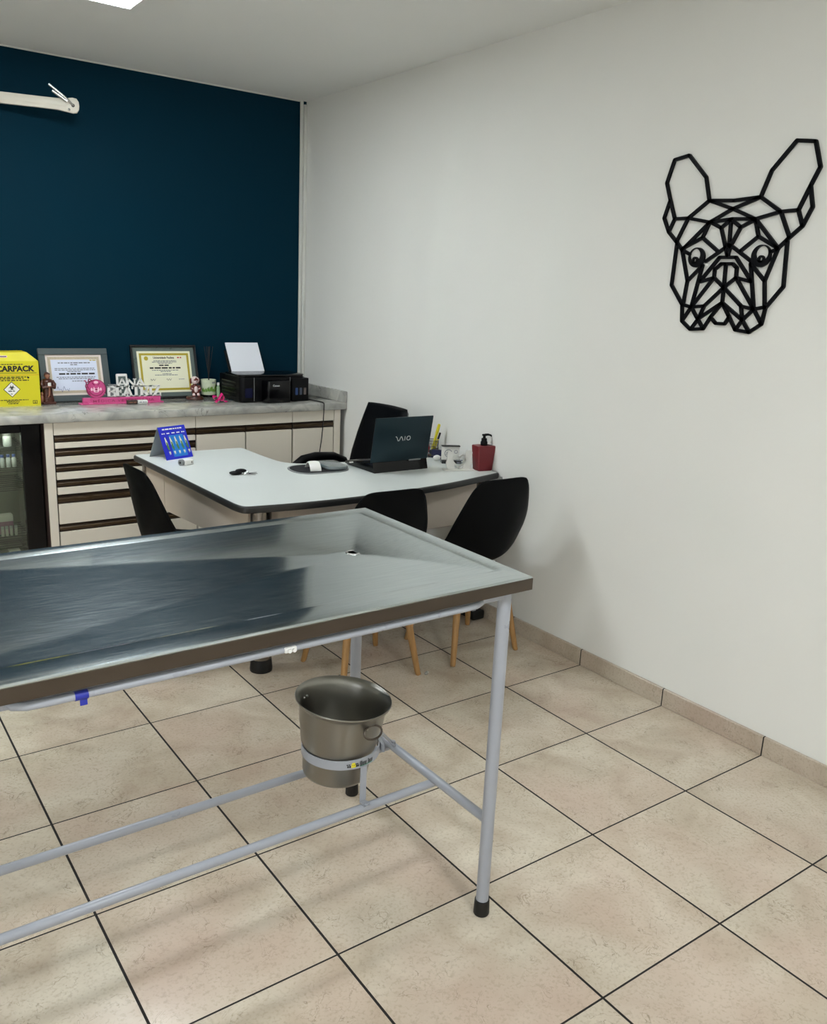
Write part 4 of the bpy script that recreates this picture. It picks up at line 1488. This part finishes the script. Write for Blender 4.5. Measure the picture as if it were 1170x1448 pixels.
obj('signatures', bm, M['print_black'], sh, smooth=False)
obj('seal', prism(BM(), [(-.108 + .012 * math.cos(k * PI / 10), zt - .018 + .012 * math.sin(k * PI / 10)) for k in range(20)], F0, F1, axis='y'), M['gold'], sh, smooth=False)
bm = BM()
words(bm, .078, .112, zt - .017, .007, F0, F1, rng=rng)
obj('corner_print', bm, M['red_plastic'], sh, smooth=False)

# small white display and pale block behind the sign
S = thing('desk_display', 'small white-rimmed upright display with a grey face, between the two certificates', 'display', (-1.222, 2.50, CZ), (-.10, 0, 0))
bm = BM()
prism(bm, rounded([(-.031, 0), (.031, 0), (.031, .150), (-.031, .150)], .008), -.006, .008, .002, 2, axis='y')
obj('case', bm, M['white_plastic'], S)
obj('face', box(BM(), -.021, .021, -.0075, -.0055, .02, .136, .001, 1), M['frame_bottom'], S)
S = obj('small_box', box(BM(), -.022, .022, -.015, .015, 0, .092, .003, 2), M['grey_plastic'], loc=(-1.276, 2.505, CZ))
tag(S, 'small grey upright block directly left of the white-rimmed display', 'box')

# pink name sign
S = thing('name_sign', 'pink name sign with white raised letters and a round animal logo', 'sign', (-1.262, 2.38, CZ))
bm = BM()
box(bm, -.214, .214, -.004, .012, 0, .036, .0015, 1)
box(bm, -.226, .230, -.010, .045, 0, .006, .0015, 1)
obj('base', bm, M['pink'], S)
text('base_lettering', 'MÉDICA VETERINÁRIA', .335, .0165, .0008, M['pink_dark'], S, (-.160, -.0038, .011), bold=.01, spacing=1.25)
TH = .0070
def glyph(bm, ch, x, z, w, h):
    s = h * .23      # thick stroke
    q = h * .12     # thin stroke
    def P(a, b):
        return (x + a * w, z + b * h)
    def st(a, b, th):
        seg2(bm, P(*a), P(*b), th, -.004, .004)
    def serif(a, b, ln=.34):
        seg2(bm, (x + a * w - ln * w * .5, z + b * h + (q * .5 if b < .5 else -q * .5)), (x + a * w + ln * w * .5, z + b * h + (q * .5 if b < .5 else -q * .5)), q, -.004, .004)
    if ch == 'A':
        st((.06, .04), (.5, 1), q * 1.2); st((.46, 1), (.90, .04), s); st((.24, .33), (.72, .33), q)
        serif(.08, 0, .36); serif(.88, 0, .42)
    elif ch == 'N':
        st((.14, 0), (.14, 1), q * 1.2); st((.86, 0), (.86, 1), q * 1.2); st((.14, .97), (.86, .03), s)
        serif(.14, 0); serif(.12, 1, .3); serif(.86, 1)
    elif ch == 'B':
        st((.2, 0), (.2, 1), s); st((.05, .955), (.6, .955), q); st((.05, .045), (.65, .045), q); st((.2, .53), (.62, .53), q)
        for c, r in ((.745, .215), (.265, .24)):
            pts = [P(.6 + .28 * math.cos(t), c + r * math.sin(t)) for t in [-PI / 2 + PI * k / 8 for k in range(9)]]
            for p, r_ in zip(pts, pts[1:]):
                seg2(bm, p, r_, s * .8, -.004, .004)
    elif ch == 'E':
        st((.22, 0), (.22, 1), s); st((.05, .955), (.88, .955), q); st((.05, .045), (.92, .045), q); st((.22, .52), (.66, .52), q)
        st((.88, 1), (.88, .72), q); st((.92, 0), (.92, .30), q); st((.66, .66), (.66, .38), q)
    elif ch == 'T':
        st((.5, 0), (.5, 1), s); st((.03, .955), (.97, .955), q); st((.05, 1), (.05, .70), q); st((.95, 1), (.95, .70), q); serif(.5, 0, .5)
    elif ch == 'R':
        st((.2, 0), (.2, 1), s); st((.05, .955), (.6, .955), q); st((.2, .5), (.6, .5), q); st((.48, .5), (.90, .03), s); serif(.2, 0, .36); serif(.92, 0, .22)
        pts = [P(.58 + .26 * math.cos(t), .73 + .225 * math.sin(t)) for t in [-PI / 2 + PI * k / 8 for k in range(9)]]
        for p, r_ in zip(pts, pts[1:]):
            seg2(bm, p, r_, s * .8, -.004, .004)
    elif ch == 'I':
        st((.5, 0), (.5, 1), s); serif(.5, 0, .9); serif(.5, 1, .9)
    elif ch == 'Z':
        st((.82, .97), (.16, .03), s); st((.08, .955), (.9, .955), q); st((.08, .045), (.95, .045), q); st((.10, 1), (.10, .72), q); st((.94, 0), (.94, .30), q)
def word(bm, letters, x0, x1, z, h, widths):
    tot = sum(widths)
    x = x0
    for ch, wd in zip(letters, widths):
        ww = (x1 - x0) * wd / tot
        glyph(bm, ch, x, z, ww * 1.04, h)
        x += ww
bm = BM()
word(bm, 'ANA', -.024, .128, .092, .044, (1.05, 1.0, 1.05))
word(bm, 'BEATRIZ', -.082, .216, .036, .060, (1, .95, 1.08, 1, 1.05, .55, 1))
prism(bm, [(-.078, .0355), (.212, .0355), (.212, .040), (-.078, .040)], -.004, .004, axis='y')
obj('raised_letters', bm, M['white_plastic'], S, (0, .002, 0), smooth=False)
lc = (-.140, .084)
bm = BM()
disc(bm, lc, .050, -.004, .004, n=40)
lg = obj('logo_disc', bm, M['pink'], S, (0, .002, 0), smooth=False)
bm = BM()
annulus(bm, lc, .0515, lc, .0475, -.0055, .0045, n=44)
pts = [(lc[0] + .040 * math.cos(t), lc[1] + .004 + .040 * math.sin(t)) for t in [math.radians(200 + 14 * k) for k in range(11)]]
for p, q in zip(pts, pts[1:]):
    seg2(bm, p, q, .006, -.0052, -.003)
for s in (-1, 1):
    seg2(bm, (lc[0] + s * .008, lc[1] + .020), (lc[0] + s * .020, lc[1] + .032), .005, -.0052, -.003)
pts = [(-.012, .044), (-.030, .046), (-.044, .040), (-.052, .020), (-.040, -.010), (-.028, -.030)]
for p, q in zip(pts, pts[1:]):
    seg2(bm, (lc[0] + p[0] - .004, lc[1] + p[1] - .004), (lc[0] + q[0] - .004, lc[1] + q[1] - .004), .005, -.0058, -.003)
pts = [(-.062, .044), (-.055, .046), (-.048, .020), (-.036, -.004)]
for p, q in zip(pts, pts[1:]):
    seg2(bm, (lc[0] + p[0], lc[1] + p[1]), (lc[0] + q[0], lc[1] + q[1]), .005, -.0058, -.003)
annulus(bm, (lc[0] - .032, lc[1] + .046), .009, (lc[0] - .032, lc[1] + .046), .005, -.0058, .003, n=16)
obj('logo_outline', bm, M['pink_dark'], lg, smooth=False)
bm = BM()
prism(bm, [(lc[0] - .012, lc[1] + .012), (lc[0] - .006, lc[1] + .002), (lc[0], lc[1] + .004), (lc[0] + .006, lc[1] + .002), (lc[0] + .012, lc[1] + .012), (lc[0] + .018, lc[1] - .006), (lc[0] + .010, lc[1] - .018), (lc[0] - .010, lc[1] - .018), (lc[0] - .018, lc[1] - .006)], -.0052, -.003, axis='y')
disc(bm, (lc[0], lc[1] + .036), .012, -.0050, -.003, sy=.6)
for s in (-1, 1):
    disc(bm, (lc[0] + s * .024, lc[1] - .002), .005, -.0050, -.003, sy=1.7)
obj('logo_face', bm, M['pink_pale'], lg, smooth=False)
bm = BM()
disc(bm, (lc[0], lc[1] - .003), .007, -.0060, -.003, sy=.8)
seg2(bm, (lc[0] - .006, lc[1] - .013), (lc[0] + .006, lc[1] - .013), .004, -.0060, -.003)
obj('logo_nose', bm, M['pink_dark'], lg, smooth=False)

# pocket stamp
S = thing('rubber_stamp', 'small brown and white pocket stamp lying in front of the pink sign', 'stamp', (-1.196, 2.338, CZ), (0, 0, .05))
obj('brown_half', box(BM(), -.056, .0, -.014, .014, 0, .023, .004, 2), M['dark_brown'], S)
wh = obj('white_half', box(BM(), .0005, .058, -.014, .014, 0, .022, .006, 3), M['white_plastic'], S)
bm = BM()
words(bm, .008, .048, .009, .005, -.0148, -.0138)
obj('print', bm, M['print_grey'], wh, smooth=False)
bm = BM()
words(bm, -.048, -.008, .009, .005, -.0148, -.0138)
obj('print', bm, M['skin'], S.children[0], smooth=False)

# dog figurine on a round base
S = thing('dog_figurine', 'small white and reddish-brown animal figurine on a round dark base', 'figurine', (-.817, 2.448, CZ))
obj('base', lathe(BM(), [(.048, 0), (.051, .003), (.050, .012), (.045, .018), (.0005, .019)], 36), M['clay_dark'], S)
bm = BM()
ball(bm, (0, 0, .058), .024, .9, .85, 1.45, 18)
for s in (-1, 1):
    tube(bm, [(s * .012, -.012, .055), (s * .014, -.016, .035), (s * .014, -.018, .021)], [.009, .008, .0085], 12)
    ball(bm, (s * .015, -.024, .022), .009, .9, 1.3, .6, 12)
    tube(bm, [(s * .018, -.006, .080), (s * .027, -.016, .062), (s * .020, -.026, .054)], [.009, .008, .007], 12)
bd = obj('body', bm, M['fig_brown'], S)
bm = BM()
ball(bm, (0, -.020, .060), .012, 1, .6, 1.6, 14)
for s in (-1, 1):
    tube(bm, [(s * .024, -.014, .066), (s * .0255, -.018, .052)], .0088, 12)
    ball(bm, (s * .014, -.021, .029), .0088, 1, 1, 1.2, 12)
obj('white_patches', bm, M['fig_white'], bd)
bm = BM()
ball(bm, (0, -.002, .112), .025, 1, .9, .92, 20)
ball(bm, (0, -.022, .104), .012, 1.1, .9, .8, 14)
hd = obj('head', bm, M['fig_white'], S)
bm = BM()
for s in (-1, 1):
    ball(bm, (s * .024, -.002, .108), .011, .6, .8, 1.6, 12)
    ball(bm, (s * .010, -.0225, .116), .0045, 1, .6, 1, 10)
ball(bm, (0, -.033, .107), .004, 1.2, .8, .8, 10)
prism(bm, [(-.006, .100), (.006, .100), (.008, .122), (0, .130), (-.008, .122)], -.0262, -.015, axis='y')
obj('face_markings', bm, M['fig_brown'], hd)

# reed diffuser
S = thing('reed_diffuser', 'cream and green cup with dark reeds beside the printer', 'diffuser', (-.692, 2.545, CZ))
obj('black_base', lathe(BM(), [(.042, 0), (.046, .002), (.046, .014), (.044, .015)], 32), M['gloss_black'], S)
cp = obj('cup', lathe(BM(), [(.044, .015), (.0455, .018), (.0455, .104), (.043, .105), (.042, .098), (.042, .03), (.0005, .03)], 36), M['pale_green'], S)
bm = BM()
def on_cup(a, z, r=.0459):
    return (r * math.cos(a), r * math.sin(a), z)
def leaf(bm, a0, z0, a1, z1, wd):
    n_ = 6
    L_, R_ = [], []
    for k in range(n_ + 1):
        t_ = k / n_
        a_, z_ = a0 + (a1 - a0) * t_, z0 + (z1 - z0) * t_
        h_ = wd * math.sin(PI * t_) + .0002
        L_.append(bm.verts.new(on_cup(a_ - h_ / .046, z_ + h_)))
        R_.append(bm.verts.new(on_cup(a_ + h_ / .046, z_ - h_)))
    for k in range(n_):
        bm.faces.new((L_[k], L_[k + 1], R_[k + 1], R_[k]))
for k in range(26):
    a_ = math.radians(-165 + k * 6.4)
    r_ = random.random()
    leaf(bm, a_, .030 + .004 * r_, a_ + .22 * (r_ - .3), .050 + .018 * r_, .0032)
for a_, z_ in ((-.9, .045), (-.75, .060), (-.6, .052), (-1.1, .05)):
    leaf(bm, a_, z_, a_ + .42, z_ + .026, .0042)
obj('leaf_print', bm, M['leaf'], cp)
bm = BM()
for a_, z_, w_ in ((-1.45, .085, .2), (-1.2, .085, .2), (-1.95, .055, .1)):
    vs = [bm.verts.new(on_cup(a, z, .0459)) for a, z in ((a_, z_), (a_ + w_, z_), (a_ + w_, z_ + .007), (a_, z_ + .007))]
    bm.faces.new(vs)
obj('cup_print', bm, M['print_grey'], cp, smooth=False)
for dx_, dy_ in ((-.022, .012), (-.006, .02), (.004, .01), (.012, .018), (.020, .004), (-.012, -.01)):
    obj('reed', tube(BM(), [(dx_ * -.6, dy_ * -.4, .032), (dx_ * 1.2 + .01, dy_ * 1.4, .30)], .0019, 8), M['stick'], S)
# little bottle
S = thing('slim_bottle', 'slim pale green bottle squeezed between the diffuser and the printer', 'bottle', (-.648, 2.500, CZ))
obj('body', lathe(BM(), [(.0085, 0), (.0105, .002), (.0105, .062), (.006, .070), (.006, .074)], 18), M['liquid'], S)
obj('cap', lathe(BM(), [(.0075, .073), (.0075, .088), (.006, .089)], 18), M['white_plastic'], S)

# pink bow
S = thing('ribbon_bow', 'crumpled hot pink ribbon bow on the counter in front of the diffuser', 'bow', (-.742, 2.272, CZ), (0, 0, .2))
def ribbon(bm, pts, wd):
    pr_ = None
    for i, p in enumerate(pts):
        p = Vector(p)
        q = Vector(pts[min(i + 1, len(pts) - 1)]) - Vector(pts[max(i - 1, 0)])
        n_ = Vector((q.y * .3, .9, .35)).normalized() * wd
        row = [bm.verts.new(p - n_), bm.verts.new(p + n_), bm.verts.new(p + n_ + Vector((0, 0, .0012))), bm.verts.new(p - n_ + Vector((0, 0, .0012)))]
        if pr_:
            for k in range(4):
                bm.faces.new((pr_[k], pr_[(k + 1) % 4], row[(k + 1) % 4], row[k]))
        pr_ = row
bm = BM()
for s in (-1, 1):
    ribbon(bm, [(0, 0, .020), (s * .012, .002, .036), (s * .026, .004, .044 + .006 * s), (s * .036, .004, .034), (s * .030, .002, .018), (s * .014, 0, .012), (0, 0, .018)], .010)
    ribbon(bm, [(0, -.004, .018), (s * .016, -.010, .014), (s * .028, -.016, .006), (s * .042, -.020, .008)], .008)
obj('loops', bm, M['magenta'], S)
obj('knot', ball(BM(), (0, -.002, .020), .010, 1, 1.1, .9, 14), M['magenta'], S)

# printer
S = thing('printer', 'black ink tank printer with white paper in its rear tray', 'printer', (-.413, 2.36, CZ))
bm = BM()
prism(bm, rounded([(-.222, -.135), (-.205, -.155), (.18, -.155), (.200, -.135), (.200, .155), (-.222, .155)], .012), .006, .148, .004, 2)
bd = obj('body', bm, M['black_plastic'], S)
obj('lid', prism(BM(), rounded([(-.224, -.130), (-.204, -.157), (.178, -.157), (.202, -.13), (.202, .07), (-.224, .07)], .012), .1485, .162, .004, 2), M['gloss_black'], S)
bm = BM()
prism(bm, rounded([(-.075, -.215), (.070, -.215), (.088, -.150), (-.092, -.150)], .012), .003, .130, .004, 2)
ft = obj('output_cover', bm, M['gloss_black'], S)
text('brand_lettering', 'Canon', .042, .0125, .0008, M['silver'], ft, (-.046, -.2148, .098), bold=.015)
bm = BM()
prism(bm, rounded([(.100, -.175), (.222, -.160), (.226, -.02), (.226, .10), (.100, .10)], .01), .004, .138, .003, 2)
tk = obj('ink_tank', bm, M['black_plastic'], S)
ang = math.atan2(.015, .122)
for i, (mm, x) in enumerate((('tank_blue', .132), ('tank_grey', .162), ('tank_tan', .192))):
    bm = BM()
    prism(bm, rounded([(x - .0085, .040), (x + .0085, .040), (x + .0085, .082), (x - .0085, .082)], .004), -.001, .002, axis='y')
    obj('ink_window', bm, M[mm], tk, (0, -.175 + (x - .100) * math.tan(ang), 0), smooth=False)
bm = BM()
prism(bm, rounded([(-.195, .030), (-.150, .030), (-.150, .085), (-.195, .085)], .006), -.157, -.154, axis='y')
obj('black_ink_window', bm, M['navy_dark'], bd, smooth=False)
bm = BM()
for z in (.03, .05, .07, .09, .11):
    box(bm, -.2235, -.2215, -.09, .11, z, z + .006)
obj('side_vents', bm, M['gloss_black'], bd, smooth=False)
bm = BM()
for x in (-.138, .096):
    box(bm, x - .0015, x + .0015, -.1565, -.1545, .01, .146)
obj('front_seams', bm, M['grey_plastic'], bd, smooth=False)
lean = math.atan2(.10, .165)
tr = obj('rear_tray', box(BM(), -.185, .055, .004, .008, -.01, .145, .002, 1), M['gloss_black'], S, (0, .090, .158), (-lean, 0, 0))
obj('paper', box(BM(), -.168, .046, -.004, .003, .0, .192, .0005, 1), M['paper'], tr, (0, 0, 0), smooth=False)
# its cable
bm = BM()
ctrl = [(-.19, 2.32, .9185), (-.165, 2.22, .9185), (-.155, 2.14, .9185), (-.160, 2.085, .9190), (-.164, 2.062, .916), (-.167, 2.054, .905), (-.169, 2.052, .87), (-.172, 2.052, .80), (-.183, 2.05, .70), (-.195, 2.05, .62), (-.197, 2.05, .50), (-.19, 2.04, .3), (-.20, 2.0, .1), (-.22, 1.98, .006)]
tube(bm, ctrl, .0032, 8)
tag(obj('printer_cable', bm, M['dark_rubber']), 'black cable running from the printer over the counter edge', 'cable')

# ------------------------------------------------------------------ hinged arm high on the blue wall
p0, p1 = Vector((-1.98, 2.606, 2.417)), Vector((-1.402, 2.455, 2.423))
dr_ = (p1 - p0)
yaw = math.atan2(dr_.y, dr_.x)
S = thing('hinged_mount', 'off-white hinged bracket with a metal pin in its rounded end, high on the blue wall', 'bracket', p1, (0, 0, yaw))
ln = dr_.length
bm = BM()
prof = [(-ln, -.027), (-.16, -.0265), (-.10, -.028), (-.05, -.034), (-.028, -.037), (-.008, -.033), (.002, -.018), (.004, 0), (.002, .018), (-.008, .033), (-.028, .036), (-.05, .032), (-.10, .027), (-.16, .026), (-ln, .027)]
prism(bm, prof, -.010, .010, .003, 2, axis='y')
ab = obj('bar', bm, M['arm_paint'], S)
bm = BM()
prism(bm, [(-ln + .01, -.008), (-.06, -.010), (-.045, 0), (-.06, .010), (-ln + .01, .008)], -.0135, -.0095, .0015, 2, axis='y')
obj('rib', bm, M['arm_paint'], ab)
bm = BM()
disc(bm, (-.026, -.001), .008, -.0125, .0115, n=20)
obj('bush', bm, M['dark_rubber'], ab, smooth=False)
bm = BM()
tube(bm, [(-.024, -.012, -.003), (-.060, -.022, .030), (-.135, -.026, .083)], [.005, .0065, .0065], 12)
tube(bm, [(-.052, -.024, .012), (-.120, -.030, .054)], .0062, 12)
obj('pin_lever', bm, M['chrome'], S)
bm = BM()
ball(bm, (-.045, -.011, -.022), .006, 1, .6, 1, 10)
obj('screw', bm, M['chrome'], ab)
obj('wall_plate', box(BM(), -.03, .03, -.006, .006, -.06, .06, .003, 1), M['arm_paint'], S, (-ln, .006, 0), (0, 0, -yaw))

# ------------------------------------------------------------------ bulldog outline on the white wall (y, z on the wall)
DOG=[
  [(-0.2706, 2.1019), (-0.2073, 2.0922), (-0.1831, 2.0138), (-0.2077, 1.9521), (-0.2375, 1.8846), (-0.2978, 1.885), (-0.3795, 1.9412), (-0.3545, 2.0207), (-0.2706, 2.1019)] ,
  [(-0.2077, 1.9521), (-0.1883, 1.8896), (-0.2166, 1.8391), (-0.2375, 1.8846)] ,
  [(-0.5832, 1.9411), (-0.6112, 2.0225), (-0.6873, 2.1077), (-0.7527, 2.0983), (-0.7813, 2.0197), (-0.7575, 1.9653), (-0.7276, 1.8923), (-0.6654, 1.8902), (-0.5832, 1.9411)] ,
  [(-0.7575, 1.9653), (-0.7752, 1.8999), (-0.7502, 1.8419), (-0.7276, 1.8923)] ,
  [(-0.7502, 1.8419), (-0.71, 1.8074), (-0.6654, 1.8902)] ,
  [(-0.3795, 1.9412), (-0.4821, 1.9354), (-0.5832, 1.9411)] ,
  [(-0.3795, 1.9412), (-0.4812, 1.9081), (-0.5832, 1.9411)] ,
  [(-0.3928, 1.8672), (-0.4812, 1.9081), (-0.5747, 1.8708)] ,
  [(-0.2978, 1.885), (-0.3928, 1.8672), (-0.4851, 1.8745), (-0.5747, 1.8708), (-0.6654, 1.8902)] ,
  [(-0.2166, 1.8391), (-0.2568, 1.8032), (-0.2867, 1.7737), (-0.3928, 1.8672)] ,
  [(-0.2978, 1.885), (-0.2568, 1.8032)] ,
  [(-0.71, 1.8074), (-0.6744, 1.7735), (-0.5747, 1.8708)] ,
  [(-0.2604, 1.8031), (-0.257, 1.6477), (-0.3155, 1.5781), (-0.3227, 1.519), (-0.365, 1.4904), (-0.4199, 1.4958), (-0.4461, 1.5395), (-0.486, 1.5908)] ,
  [(-0.2867, 1.7737), (-0.3263, 1.6635), (-0.3192, 1.5782), (-0.3566, 1.5707), (-0.4126, 1.5768)] ,
  [(-0.3263, 1.6635), (-0.3842, 1.7185), (-0.3566, 1.5707)] ,
  [(-0.3928, 1.8672), (-0.3697, 1.8149), (-0.2895, 1.7795)] ,
  [(-0.3697, 1.8149), (-0.4384, 1.7688)] ,
  [(-0.3962, 1.867), (-0.4433, 1.8461), (-0.4814, 1.7544)] ,
  [(-0.4433, 1.8461), (-0.4788, 1.8731), (-0.5218, 1.8461), (-0.575, 1.8692)] ,
  [(-0.4788, 1.8731), (-0.4847, 1.7847)] ,
  [(-0.5218, 1.8461), (-0.4897, 1.7818), (-0.4845, 1.7517)] ,
  [(-0.575, 1.8692), (-0.595, 1.8135), (-0.5342, 1.7675)] ,
  [(-0.595, 1.8135), (-0.6744, 1.7735)] ,
  [(-0.396, 1.7327), (-0.4842, 1.7874), (-0.4924, 1.7856), (-0.5778, 1.7336)] ,
  [(-0.3849, 1.6671), (-0.452, 1.7464), (-0.5182, 1.7459), (-0.592, 1.6643), (-0.529, 1.6772), (-0.527, 1.7102), (-0.5086, 1.724), (-0.4621, 1.7241), (-0.4381, 1.7045), (-0.439, 1.6763), (-0.3823, 1.6613)] ,
  [(-0.439, 1.6763), (-0.4847, 1.6432), (-0.529, 1.6772)] ,
  [(-0.4808, 1.724), (-0.4847, 1.6432), (-0.486, 1.5908)] ,
  [(-0.439, 1.6763), (-0.3566, 1.5707)] ,
  [(-0.4847, 1.6432), (-0.4126, 1.5768), (-0.3947, 1.5313), (-0.365, 1.4904)] ,
  [(-0.4847, 1.6432), (-0.5634, 1.5822), (-0.5761, 1.5343), (-0.6094, 1.4943)] ,
  [(-0.529, 1.6772), (-0.6147, 1.573)] ,
  [(-0.5793, 1.7238), (-0.6147, 1.573)] ,
  [(-0.5793, 1.7238), (-0.6413, 1.6676), (-0.6551, 1.5817)] ,
  [(-0.6744, 1.7735), (-0.6413, 1.6676)] ,
  [(-0.7043, 1.7963), (-0.7136, 1.6501), (-0.6586, 1.5791), (-0.652, 1.5243), (-0.6094, 1.4943), (-0.5535, 1.4994), (-0.5198, 1.5457), (-0.486, 1.5908)] ,
  [(-0.5635, 1.5811), (-0.6147, 1.573), (-0.6582, 1.5818)] ,
  [(-0.3227, 1.519), (-0.3566, 1.5707), (-0.4199, 1.4958)] ,
  [(-0.3947, 1.5313), (-0.486, 1.5908)] ,
  [(-0.486, 1.5908), (-0.5761, 1.5343), (-0.5535, 1.4994)] ,
  [(-0.5761, 1.5343), (-0.6147, 1.573), (-0.652, 1.5243)] ,
  [(-0.4465, 1.5367), (-0.4701, 1.5177), (-0.5074, 1.5179), (-0.5207, 1.5401)] ,
  [(-0.2867, 1.7737), (-0.3215, 1.7589)] ,
  [(-0.6748, 1.7708), (-0.6502, 1.7633)] ,
]
# (370, 838) (-0.3551, 1.7483)
# (422, 838) (-0.3916, 1.748)
# (370, 893) (-0.3598, 1.7168)
# (360, 858) (-0.3498, 1.7369)
# (765, 830) (-0.6157, 1.7504)
# (825, 830) (-0.6524, 1.7501)
# (765, 890) (-0.6208, 1.7184)
# (765, 850) (-0.6174, 1.7398)
bm = BM()
OX = (-.0105, -.0008)
ORG = Vector((-.48, 1.80))
for line in DOG:
    pts = [Vector(p) - ORG for p in line]
    for p, q in zip(pts, pts[1:]):
        seg2(bm, p, q, .0118, OX[0], OX[1], axis='x')
    for p in pts:
        disc(bm, p, .0059, OX[0], OX[1], axis='x', n=8)
def eye(c, r, off_, pup):
    c = Vector(c) - ORG
    pup = Vector(pup) - ORG
    annulus(bm, c, r, c + Vector(off_), r * .66, OX[0], OX[1], axis='x', n=32)
    annulus(bm, pup, .0125, pup, .0062, OX[0], OX[1], axis='x', n=18)
eye((-.3552, 1.7465), .0350, (.0065, .0075), (-.3495, 1.7369))
eye((-.6160, 1.7495), .0370, (-.003, .0085), (-.6174, 1.7395))
tag(obj('wall_art', bm, M['art_black'], loc=(0, ORG.x, ORG.y), smooth=False), 'black geometric line-art bulldog head on the white wall', 'wall art')

# ------------------------------------------------------------------ camera, world, colour
cam = D.cameras.new('camera')
cam.sensor_width = 36
cam.lens = 36 * 1205.57 / 1448
cam.clip_start = .02
co = D.objects.new('camera', cam)
COL.objects.link(co)
R = ((0.8124471604240389, -0.5813657839758299, 0.04408442742153662), (-0.10882856867753635, -0.22549936796620496, -0.9681458452559927), (0.5727878788509013, 0.7817696977173075, -0.24647552732974187))
r_, d_, f_ = (Vector(v) for v in R)
m4 = Matrix.Identity(4)
for i in range(3):
    m4[i][0], m4[i][1], m4[i][2] = r_[i], -d_[i], -f_[i]
m4.translation = Vector((-2.725658, -2.392653, 1.568837))
co.matrix_world = m4
SC.camera = co
w = D.worlds.new('world')
SC.world = w
w.use_nodes = True
w.node_tree.nodes['Background'].inputs['Color'].default_value = (.95, 1.0, 1.02, 1)
w.node_tree.nodes['Background'].inputs['Strength'].default_value = 1.6
SC.view_settings.view_transform = 'Standard'
SC.view_settings.look = 'None'
SC.view_settings.gamma = 1
SC.view_settings.exposure = .8
